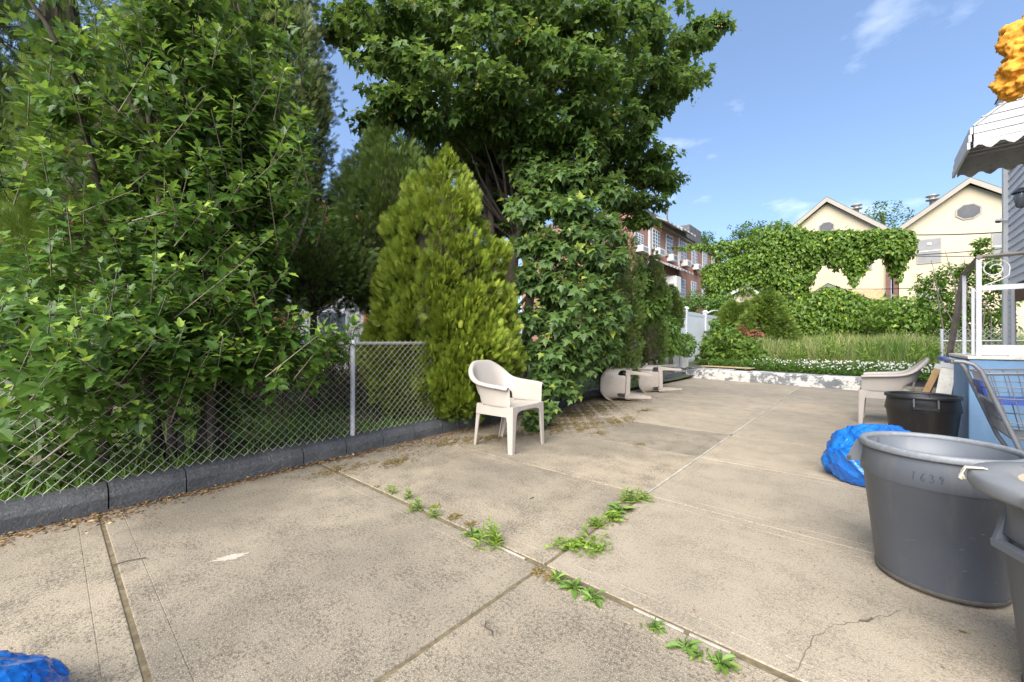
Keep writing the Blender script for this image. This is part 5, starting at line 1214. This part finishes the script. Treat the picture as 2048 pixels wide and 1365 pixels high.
for px, py, hh in ((1713, 420, h1), (1865, 402, h2)):
    q = PY(px, py, HY + 2.2); o = MB().lathe([(.13, -.9), (.13, .0), (.30, .02), (.30, .06), (.16, .10), (.16, .2), (.30, .24), (.30, .28), (0, .4)], 14).build('roof_vent', 'galvanised', hh); o.location = (q.x - hh.location.x, q.y - hh.location.y, q.z - hh.location.z)
q = PY(1620, 798 - 200, HY); part(h1, 'brick_panel', 'plywood', PY(1705, 590, HY).x, PY(1765, 590, HY).x, HY - .06, HY - .004, PY(1705, 620, HY).z, PY(1705, 583, HY).z)

# ---- ivy covered garages and vines
def garage(name, px0, px1, pxr, pye, pyr, Y, label, wallmat='cream_stucco'):
    l_, r_, p_ = PY(px0, pye, Y), PY(px1, pye, Y), PY(pxr, pyr, Y); ze = l_.z; zr = p_.z
    t = empty(name, (p_.x, Y, .25), 0, label, 'garage'); L0 = t.location; f = lambda a, b, t_: (a - L0.x, t_ - L0.y, b - L0.z)
    MB().prism([(l_.x, .0), (r_.x, .0), (r_.x, ze), (p_.x, zr - .05), (l_.x, ze)], f, Y, Y + 3.2).build('wall', wallmat, t)
    for xa, za, xb, zb in ((l_.x - .15, ze - .1, p_.x, zr), (p_.x, zr, r_.x + .15, ze - .1)):
        rf = MB().prism([(xa, za + .04), (xb, zb + .04), (xb, zb + .12), (xa, za + .12)], f, Y - .18, Y + 3.3).build('roof', 'roof_dark', t)
        MB().prism([(xa, za - .10), (xb, zb - .10), (xb, zb + .075), (xa, za + .075)], f, Y - .21, Y - .181).build('fascia', 'white_paint', rf)
    return t
garage('garage', 1592, 1745, 1656, 612, 572, 27.0, 'ivy covered garage with white gable trim in front of the cream houses')
garage('garage', 1450, 1520, 1492, 594, 574, 25.5, 'small garage with white gable trim beside the vine covered pole')
VY = 25.6
def VB(px, py, r, rz_=None, Y=VY, ry=None): 
    q = PY(px, py, Y + random.uniform(-.3, .3)); return (V3(q), r, ry or r, rz_ or r)
bl = []
for px, py, r in [(1555, 470, .75), (1545, 500, .9), (1560, 530, 1.0), (1570, 560, .95), (1580, 590, .9), (1590, 615, .85), (1575, 640, .75), (1530, 480, .7), (1585, 480, .75), (1605, 500, .6), (1520, 520, .8), (1600, 560, .6)]: bl.append(VB(px, py, r))
for i in range(16):        # lower curtain to the left
    px = 1420 + i * 8.5; bl.append(VB(px, 546 - i * 2.2, .55, .5)); bl.append(VB(px, 565 - i * 1.2, .5, .55))
    if i % 2: bl.append(VB(px, 585 - i, .42, .5))
for px, py in ((1425, 590), (1428, 610), (1432, 630), (1440, 600), (1450, 610), (1462, 600)): bl.append(VB(px, py, .4, .5))
for i in range(24):        # upper cable to the left, thin
    px = 1350 + i * 8; bl.append(VB(px, 497 - i * .35 + 2 * math.sin(i), .14 + .010 * i, .13 + .012 * i))
    if i > 9: bl.append(VB(px, 506 + random.uniform(0, 8), .22, .25))
for i in range(26):        # cable to the right with hanging curtain
    px = 1595 + i * 8.6; bl.append(VB(px, 478 + 1.5 * math.sin(i), .42, .40)); bl.append(VB(px, 496 + 3 * math.sin(i * 1.7), .42, .42))
    hang = [0, 26, 40, 55, 48, 22, 14, 10, 30, 40, 26, 20, 44, 66, 40, 48, 30, 12, 6, 4, 2, 10, 36, 60, 40, 16][i]
    for s_ in range(int(hang / 11)): bl.append(VB(px + random.uniform(-4, 4), 508 + s_ * 11, .30 - .02 * s_, .30))
vine = mass('vine_curtain', V3(PY(1570, 670, VY)), bl, 76, .165, T_IVY, 'ivy_leaf', 'ivy vine climbing a pole and trailing along overhead cables', 'vine', .7)
limb(vine, 'stem', wob(PY(1590, 672, VY), PY(1575, 560, VY), 6, .08), [.35, .3, .26, .24, .22, .2, .18], 'bark', 9)
po = empty('utility_pole', V3(PY(1556, 668, VY + .4)), 0, 'wooden utility pole wrapped in ivy', 'pole'); MB().tube([(0, 0, 0), (0, 0, 6.0)], [.16, .12], 12).build('shaft', 'bark', po); MB().lathe([(.125, 0), (.11, .05), (0, .09)], 12, (0, 0, 6.0)).build('cap', 'bark', po)
for (a, b, lb) in [((PY(1335, 497, VY)), PY(1556, 482, VY + .4), 'overhead cable from the pole to the left, upper one'), (PY(1556, 482, VY + .4), PY(1830, 470, VY), 'overhead cable covered with ivy right of the pole'), (PY(1790, 470, HY - 1.5), PY(2040, 463, HY - 2.5), 'thick dark cable across the right cream house'), (PY(1640, 519, HY - 2), PY(2060, 494, 22), 'thin wire crossing the cream house below the windows'), (PY(1640, 508, HY - 2), PY(2060, 512, 24), 'thin wire crossing the cream house at window height'), (PY(1640, 578, HY - 2), PY(1960, 572, 26), 'lowest thin wire across the cream houses')]:
    o = empty('cable', V3(a), 0, lb, 'cable', 'overhead cables'); d_ = b - a; MB().tube([d_ * t - Vector((0, 0, .35 * t * (1 - t))) for t in (0, .25, .5, .75, 1)], .018 if 'thin' in lb or 'lowest' in lb else .032, 5, False).build('line', 'cable', o)
bl = []
for i in range(17):
    px = 1597 + i * 11; top = 616 - 22 * max(0, 1 - abs(px - 1660) / 75) + (6 if px > 1730 else 0)
    for py in np.arange(top, 668, 14): bl.append(VB(px + random.uniform(-4, 4), py, .55, .5, 25.4, .5))
for px, py in ((1640, 598), (1655, 592), (1668, 590), (1685, 596), (1700, 602)): bl.append(VB(px, py, .45, .4, 26.4, .6))
mass('ivy_hedge', V3(PY(1670, 670, 25.4)), bl, 60, .165, T_IVY, 'ivy_leaf', 'dense ivy hedge covering the garage behind the meadow', 'hedge', .75)
bl = [VB(px, py, r, r * .8, 23.5) for px, py, r in [(1780, 612, .6), (1800, 625, .7), (1820, 615, .6), (1840, 635, .7), (1860, 650, .7), (1790, 650, .7), (1820, 655, .6), (1765, 640, .6), (1880, 645, .7)]]
mass('leafy_shrub', V3(PY(1820, 670, 23.5)), bl, 50, .15, T_IVY, 'ivy_leaf', 'loose green shrub right of the ivy hedge under the downpipes', 'shrub', .5)
# light shrub behind the porch railing
rs_ = empty('sapling_shrub', V3(PY(1930, 690, 15.5)), 0, 'light green sapling shrub seen through the porch railing', 'shrub'); rs_.location.z = .28
segs = []
for px, py, d, r in [(1860, 560, 12.6, .35), (1890, 545, 12.2, .4), (1920, 560, 12, .45), (1850, 600, 12.6, .35), (1880, 590, 12.2, .5), (1910, 610, 12, .55), (1940, 600, 11.8, .5), (1960, 560, 11.6, .4), (1968, 500, 11.4, .22), (1963, 480, 11.4, .14), (1975, 530, 11.4, .3), (1990, 520, 11.2, .25), (1945, 640, 11.8, .5), (1980, 620, 11.5, .5), (2000, 590, 11.3, .4), (1900, 645, 12, .5), (1870, 630, 12.3, .45), (1995, 650, 11.4, .4), (1940, 530, 11.8, .3), (2005, 560, 11.2, .35), (1920, 660, 12, .5), (1845, 575, 12.6, .2)]:
    c = P(px, py, d)
    for i in range(int(110 * r * r + 10)):
        e = c + Vector(rdir(1)[0] * r * random.uniform(.2, 1)); s0 = e - Vector((random.gauss(0, .12), random.gauss(0, .12), .16)); segs.append((np.array(s0), np.array(e)))
for i in range(7):
    q = rs_.location + Vector((random.gauss(0, .2), random.gauss(0, .2), 0)); limb(rs_, 'stem', wob(q, P(random.uniform(1860, 1990), random.uniform(500, 580), 11.9), 6, .08), [.025, .022, .02, .016, .012, .008, .005], 'bark', 6)
Pn, Fd, Un, S, Rn = shoots(segs, 10, .12, droop=.75, spread=1.0, tip_bonus=.2, rmean=.42)
leaves('foliage', rs_, rel(Pn, rs_), Fd, Un, S, T_OVAL, Rn, 'light_leaf')

# ---- shrubs round the field
c0 = PY(1535, 672, 19.0)
conifer('weeping_conifer', (c0.x, c0.y, .28), 2.75, .92, 'mid_spray', 'weeping golden green conifer beside the end of the vinyl fence', 240, 50, .15, upb=-.35, profile=gp, bare=.1, seed=31, clump_r=(.16, .28))
c0 = PY(1478, 655, 19.8)
conifer('weeping_conifer', (c0.x, c0.y, .28), 2.55, .85, 'mid_spray', 'olive green conifer with bare stems right behind the vinyl fence posts', 160, 50, .15, upb=.0, profile=gp, bare=1.2, seed=32, clump_r=(.16, .28), core=0)
m_ = empty('bare_stems', V3(PY(1487, 668, 18.6)), 0, 'cluster of pale bare stems beside the white fence end post', 'stems'); m_.location.z = .28
for i in range(7): MB().tube([(random.gauss(0, .08), random.gauss(0, .08), 0), (random.gauss(.05, .1), random.gauss(0, .1), 1.0), (random.gauss(.2, .15), random.gauss(0, .15), 2.0)], [.022, .018, .01], 5).build('stem', 'bark_light', m_)
bl = [VB(px, py, r, r * .8, 17.5) for px, py, r in ((1490, 668, .16), (1500, 672, .2), (1512, 670, .18), (1480, 662, .12), (1520, 674, .15), (1485, 655, .1))]
mass('red_plant', V3(PY(1500, 690, 17.5)), bl, 240, .09, T_IVY, 'red_leaf', 'rusty red leafed plant in front of the weeping conifer', 'plant', .2)
bl = [VB(px, py, r, r * .85, 14.0 + .8 * random.random()) for px, py, r in [(1418, 695, .30), (1428, 702, .36), (1440, 695, .45), (1460, 705, .42), (1480, 700, .40), (1500, 708, .34), (1408, 718, .25), (1435, 720, .35), (1465, 722, .3), (1490, 720, .3), (1520, 715, .3), (1540, 722, .25), (1425, 675, .3), (1450, 680, .3), (1470, 678, .3), (1560, 725, .22), (1500, 690, .3)]]
mass('bramble', V3(PY(1450, 735, 14)), bl, 150, .13, T_IVY, 'ivy_leaf', 'low green bramble mound behind the left end of the end wall', 'bramble', .45)
for px, py, d, r, lb in [(1430, 652, 15.6, .2, 'sprig of light vine on the face of the vinyl fence'), (1462, 660, 17.0, .25, 'sprig of light vine at the last vinyl fence post')]:
    mass('vine_sprig', V3(P(px, py + 25, d)), [(V3(P(px, py, d)), r, r, r * 1.3), (V3(P(px + 4, py + 15, d)), r, r, r)], 170, .12, T_IVY, 'light_leaf', lb, 'vine', .6)
bl = [VB(px, py, r, r * .8, 24) for px, py, r in [(1378, 608, .55), (1392, 600, .6), (1405, 612, .6), (1420, 605, .55), (1435, 615, .55), (1450, 605, .5), (1370, 622, .4), (1462, 615, .5)]]
mass('bushes', V3(PY(1410, 650, 24)), bl, 60, .16, T_OVAL, 'shrub_leaf', 'dark bush in front of the brick houses above the vinyl fence', 'bush', .2)
for px, py, Y, r, lb in [(1765, 432, 48, 2.0, 'treetop showing between the two gables'), (1480, 470, 44, 1.8, 'treetop above the ivy left of the gables'), (1510, 462, 46, 1.5, 'thin treetop just left of the ivy covered pole'), (1408, 478, 50, 1.4, 'small treetop behind the end of the brick row')]:
    q = PY(px, py, Y); t = empty('distant_tree', (q.x, q.y, 0), 0, lb, 'tree', 'distant treetops'); limb(t, 'trunk', [Vector((q.x, q.y, 0)), Vector((q.x, q.y, q.z))], [.3, .1], 'bark')
    sg = []
    for i in range(130):
        e = Vector((q.x, q.y, q.z)) + Vector(rdir(1)[0] * np.array([r, r, r * .75]) * random.random() ** .5); sg.append((np.array(e - Vector((random.gauss(0, .3), random.gauss(0, .3), .5))), np.array(e)))
    for i in range(14): MB
    Pn, Fd, Un, S, Rn = shoots(sg, 9, .24, rmean=.4); leaves('crown', t, rel(Pn, t), Fd, Un, S, T_OVAL, Rn, 'shrub_leaf')

for px, py, Y, r, lb in [(1660, 705, 14.2, .30, 'bright leafy weed clump in the meadow left of the rushy tuft'), (1735, 712, 13.4, .22, 'broad leafed weed clump between the clover and the rushy tuft'), (1590, 712, 14.0, .25, 'low weed clump at the left of the clover flowers'), (1850, 706, 13.6, .24, 'weed clump at the right end of the meadow by the porch')]:
    mass('weed_clump', V3(PY(px, py + 20, Y)), [VB(px, py, r, r * 1.2, Y), VB(px + 8, py + 8, r * .8, r * .8, Y)], 130, .14, T_LANCE, 'weed_leaf', lb, 'weed', -.5, inner=False)
# ---- brick row houses
BX = -9.5
bh = empty('brick_row_house', (BX, 28, 0), 0, 'two storey red brick row house with white windows and awnings', 'house')
YA, YB_ = 21.0, PX(1442, 500, BX).y
ztop = PX(1330, 456, BX).z
part(bh, 'wall', 'brick', BX - 8, BX, YA, YB_, -.05, ztop)
part(bh, 'parapet', 'roof_dark', BX - 8.1, BX + .22, YA - .05, YB_ + .1, ztop + .003, ztop + .32, .02)
part(bh, 'gutter', 'fascia', BX + .003, BX + .12, YA, YB_, ztop - .12, ztop - .004)
q0, q1 = PX(1365, 466, BX), PX(1398, 466, BX); part(bh, 'roof_hut', 'roof_dark', BX - 2, BX - .3, q1.y - 1.2, q1.y + 1.6, ztop + .33, ztop + 1.5)
part(bh, 'chimney_pipe', 'roof_dark', BX - .6, BX - .52, PX(1351, 450, BX).y, PX(1351, 450, BX).y + .08, ztop + .33, ztop + 2.0)
def bwin(px, py0, py1, w=1.0, ac=None):
    a, b = PX(px, py0, BX), PX(px, py1, BX); y = a.y; z1, z0 = a.z, b.z; o = part(bh, 'window', 'white_paint', BX + .003, BX + .05, y - w / 2 - .08, y + w / 2 + .08, z0 - .08, z1 + .06)
    sub(o, bh, 'pane', 'glass', BX + .051, BX + .058, y - w / 2, y + w / 2, z0, z1)
    for k in range(1, 3): sub(o, bh, 'muntin', 'white_paint', BX + .0585, BX + .075, y - w / 2 + w * k / 3 - .02, y - w / 2 + w * k / 3 + .02, z0, z1)
    for k in range(1, 5): sub(o, bh, 'muntin', 'white_paint', BX + .0586, BX + .073, y - w / 2, y + w / 2, z0 + (z1 - z0) * k / 5 - .02, z0 + (z1 - z0) * k / 5 + .02)
    sub(o, bh, 'sill', 'fascia', BX + .003, BX + .14, y - w / 2 - .15, y + w / 2 + .15, z0 - .2, z0 - .083)
    if ac:
        c_, d_ = PX(px + 2, ac[0], BX), PX(px + 2, ac[1], BX); u = part(bh, 'air_conditioner', 'ac_unit', BX + .003, BX + .42, y - .42, y + .42, d_.z, c_.z, .02); sub(u, bh, 'grille', 'ac_grille', BX + .421, BX + .43, y - .30, y + .30, d_.z + .08, c_.z - .08)
for px, a_, b_, ac in [(1277, 470, 492, (496, 508)), (1311, 463, 497, (501, 515)), (1338, 474, 510, (513, 526)), (1366, 487, 521, (524, 536)), (1388, 498, 529, (532, 543)), (1409, 507, 534, (540, 549)), (1427, 517, 541, None)]: bwin(px, a_, b_, 1.0, ac)
for px, a_, b_ in [(1364, 561, 593), (1387, 566, 596), (1408, 573, 600), (1335, 553, 585)]: bwin(px, a_, b_)
u = PX(1331, 572, BX); part(bh, 'air_conditioner', 'ac_unit', BX + .06, BX + .8, u.y - .4, u.y + .5, u.z - .5, u.z + .5, .03)
for px in (1297, 1356): y = PX(px, 500, BX).y; part(bh, 'downpipe', 'white_paint', BX + .003, BX + .11, y - .06, y + .06, .3, ztop - .2)
zb = PX(1380, 545, BX).z; part(bh, 'brick_band', 'roof_red', BX + .002, BX + .05, YA, YB_, zb, zb + .15)
def baw(px, py, w, label=None):
    a = PX(px, py, BX); 
    for k in range(8):
        y = a.y - w / 2 + w * k / 8; MB().prism([(0, .35), (.85, -.12), (.85, -.02), (0, .45)], lambda p_, q_, t_: (p_ + .01, t_ - bh.location.y, a.z + q_), y, y + w / 8 - .02).build('awning_slat', 'white_paint' if k % 2 else 'ac_grille', bh)
baw(1322, 455, 2.6); baw(1352, 468, 2.6); baw(1322, 537, 2.2); baw(1348, 545, 2.4)

# ---- white vinyl fence
VX = -4.95
vf = empty('vinyl_fence', (VX, 16, .3), 0, 'white vinyl privacy fence with capped posts behind the bramble', 'fence')
ys = [12.9, 15.3, PX(1410, 640, VX).y, PX(1453, 640, VX).y]
zt = PX(1395, 626, VX).z
pmv = MB().box(-.02, .02, -.069, .069, 0, zt - .5, ch=.006).mesh('board', 'vinyl')
for i in range(3):
    ya, yb = ys[i] + .07, ys[i + 1] - .07; n_ = max(1, int((yb - ya) / .15)); w_ = (yb - ya) / n_
    for k in range(n_):
        o = link(bpy.data.objects.new('board', pmv), vf); o.location = (0, ya + w_ * (k + .5) - 16, .06); o.scale.y = w_ / .146
    part(vf, 'rail', 'vinyl', VX - .03, VX + .03, ya, yb, zt - .16, zt - .03, .006); part(vf, 'rail', 'vinyl', VX - .03, VX + .03, ya, yb, .33, .45, .006)
q = PX(1467, 640, VX + .6)
for x, y in [(VX, ys[0]), (VX, ys[1]), (VX, ys[2]), (VX, ys[3]), (VX + .55, ys[3] + .35)]:
    p_ = part(vf, 'post', 'vinyl', x - .065, x + .065, y - .065, y + .065, .2, zt + .05, .008); L0 = vf.location
    MB().lathe([(.115, 0), (.115, .03), (.09, .05), (.075, .08), (0, .10)], 4, (x - L0.x, y - L0.y, zt + .053 - L0.z), False).build('cap', 'vinyl', p_)
MB().tube([(0, ys[2] + .15 - 16 + (ys[3] - ys[2] - .3) * t, zt - .3 + .22 * math.sin(math.pi * t)) for t in [i / 10 for i in range(11)]], .03, 6).build('arch_rail', 'vinyl', vf)
pt = empty('render_pillar', (-4.35, 13.05, .1), 0, 'short weathered stone pillar at the end of the chain link fence', 'pillar'); MB().box(-.16, .16, -.16, .16, 0, 1.0, ch=.02).build('shaft', 'chipped_paint', pt); MB().box(-.19, .19, -.19, .19, 1.003, 1.06, ch=.01).build('cap', 'concrete_pale', pt)

# ---- white chain link fence at the right back
rf_ = empty('back_chain_fence', (1.0, 13.6, .28), 0, 'white coated chain link fence behind the porch at the right', 'fence')
X0, X1, zt2 = 1.32, 3.4, 1.25
for y_, r_, z_ in ((13.6, .02, 1.1),): MB().tube([(X0 - 1, 0, z_ - .28), (X1 - 1, 0, z_ - .28)], r_, 8).build('rail', 'white_paint', rf_)
for x in (X0, 2.35, X1): MB().tube([(x - 1, 0, 0), (x - 1, 0, 1.1)], .028, 8).build('post', 'white_paint', rf_)
k = 0; x = X0; wv = []
def zig(sg):
    m_ = MB(); m_.tube([(.045 * sg * (i % 2), 0, .05 + i * .055) for i in range(20)], .0045, 4, False, False); return m_.mesh('wire', 'white_paint')
zg = [zig(1), zig(-1)]
while x < X1:
    for s_ in (0, 1): o = link(bpy.data.objects.new('wire', zg[s_]), rf_); o.location = (x - 1, 0, 0)
    x += .09

# ---- neighbour's house behind the conifers on the left
nh = empty('neighbour_house', (-16, 9, 0), 0, 'red roofed house with white ground floor glimpsed behind the conifers', 'house')
part(nh, 'wall', 'white_paint', -19, -13, 1.5, 12.5, -.05, 2.6); part(nh, 'upper_wall', 'brick', -18.9, -13.05, 1.6, 12.4, 2.603, 4.6)
MB().add([(3.4, -8, 4.5), (3.4, 3.7, 4.5), (0, 3.7, 6.6), (0, -8, 6.6), (-3.4, 3.7, 4.5), (-3.4, -8, 4.5)], [(0, 1, 2, 3), (3, 2, 4, 5), (0, 3, 5), (1, 4, 2), (0, 5, 4, 1)]).build('roof', 'roof_red', nh)
for y in (3, 6, 9): 
    w_ = part(nh, 'window', 'white_paint', -12.998, -12.94, y - .5, y + .5, .9, 2.1); sub(w_, nh, 'pane', 'glass', -12.939, -12.93, y - .42, y + .42, .98, 2.02)
    part(nh, 'door_panel', 'roof_red', -12.998, -12.95, y + 1.1, y + 1.9, .1, 2.1)
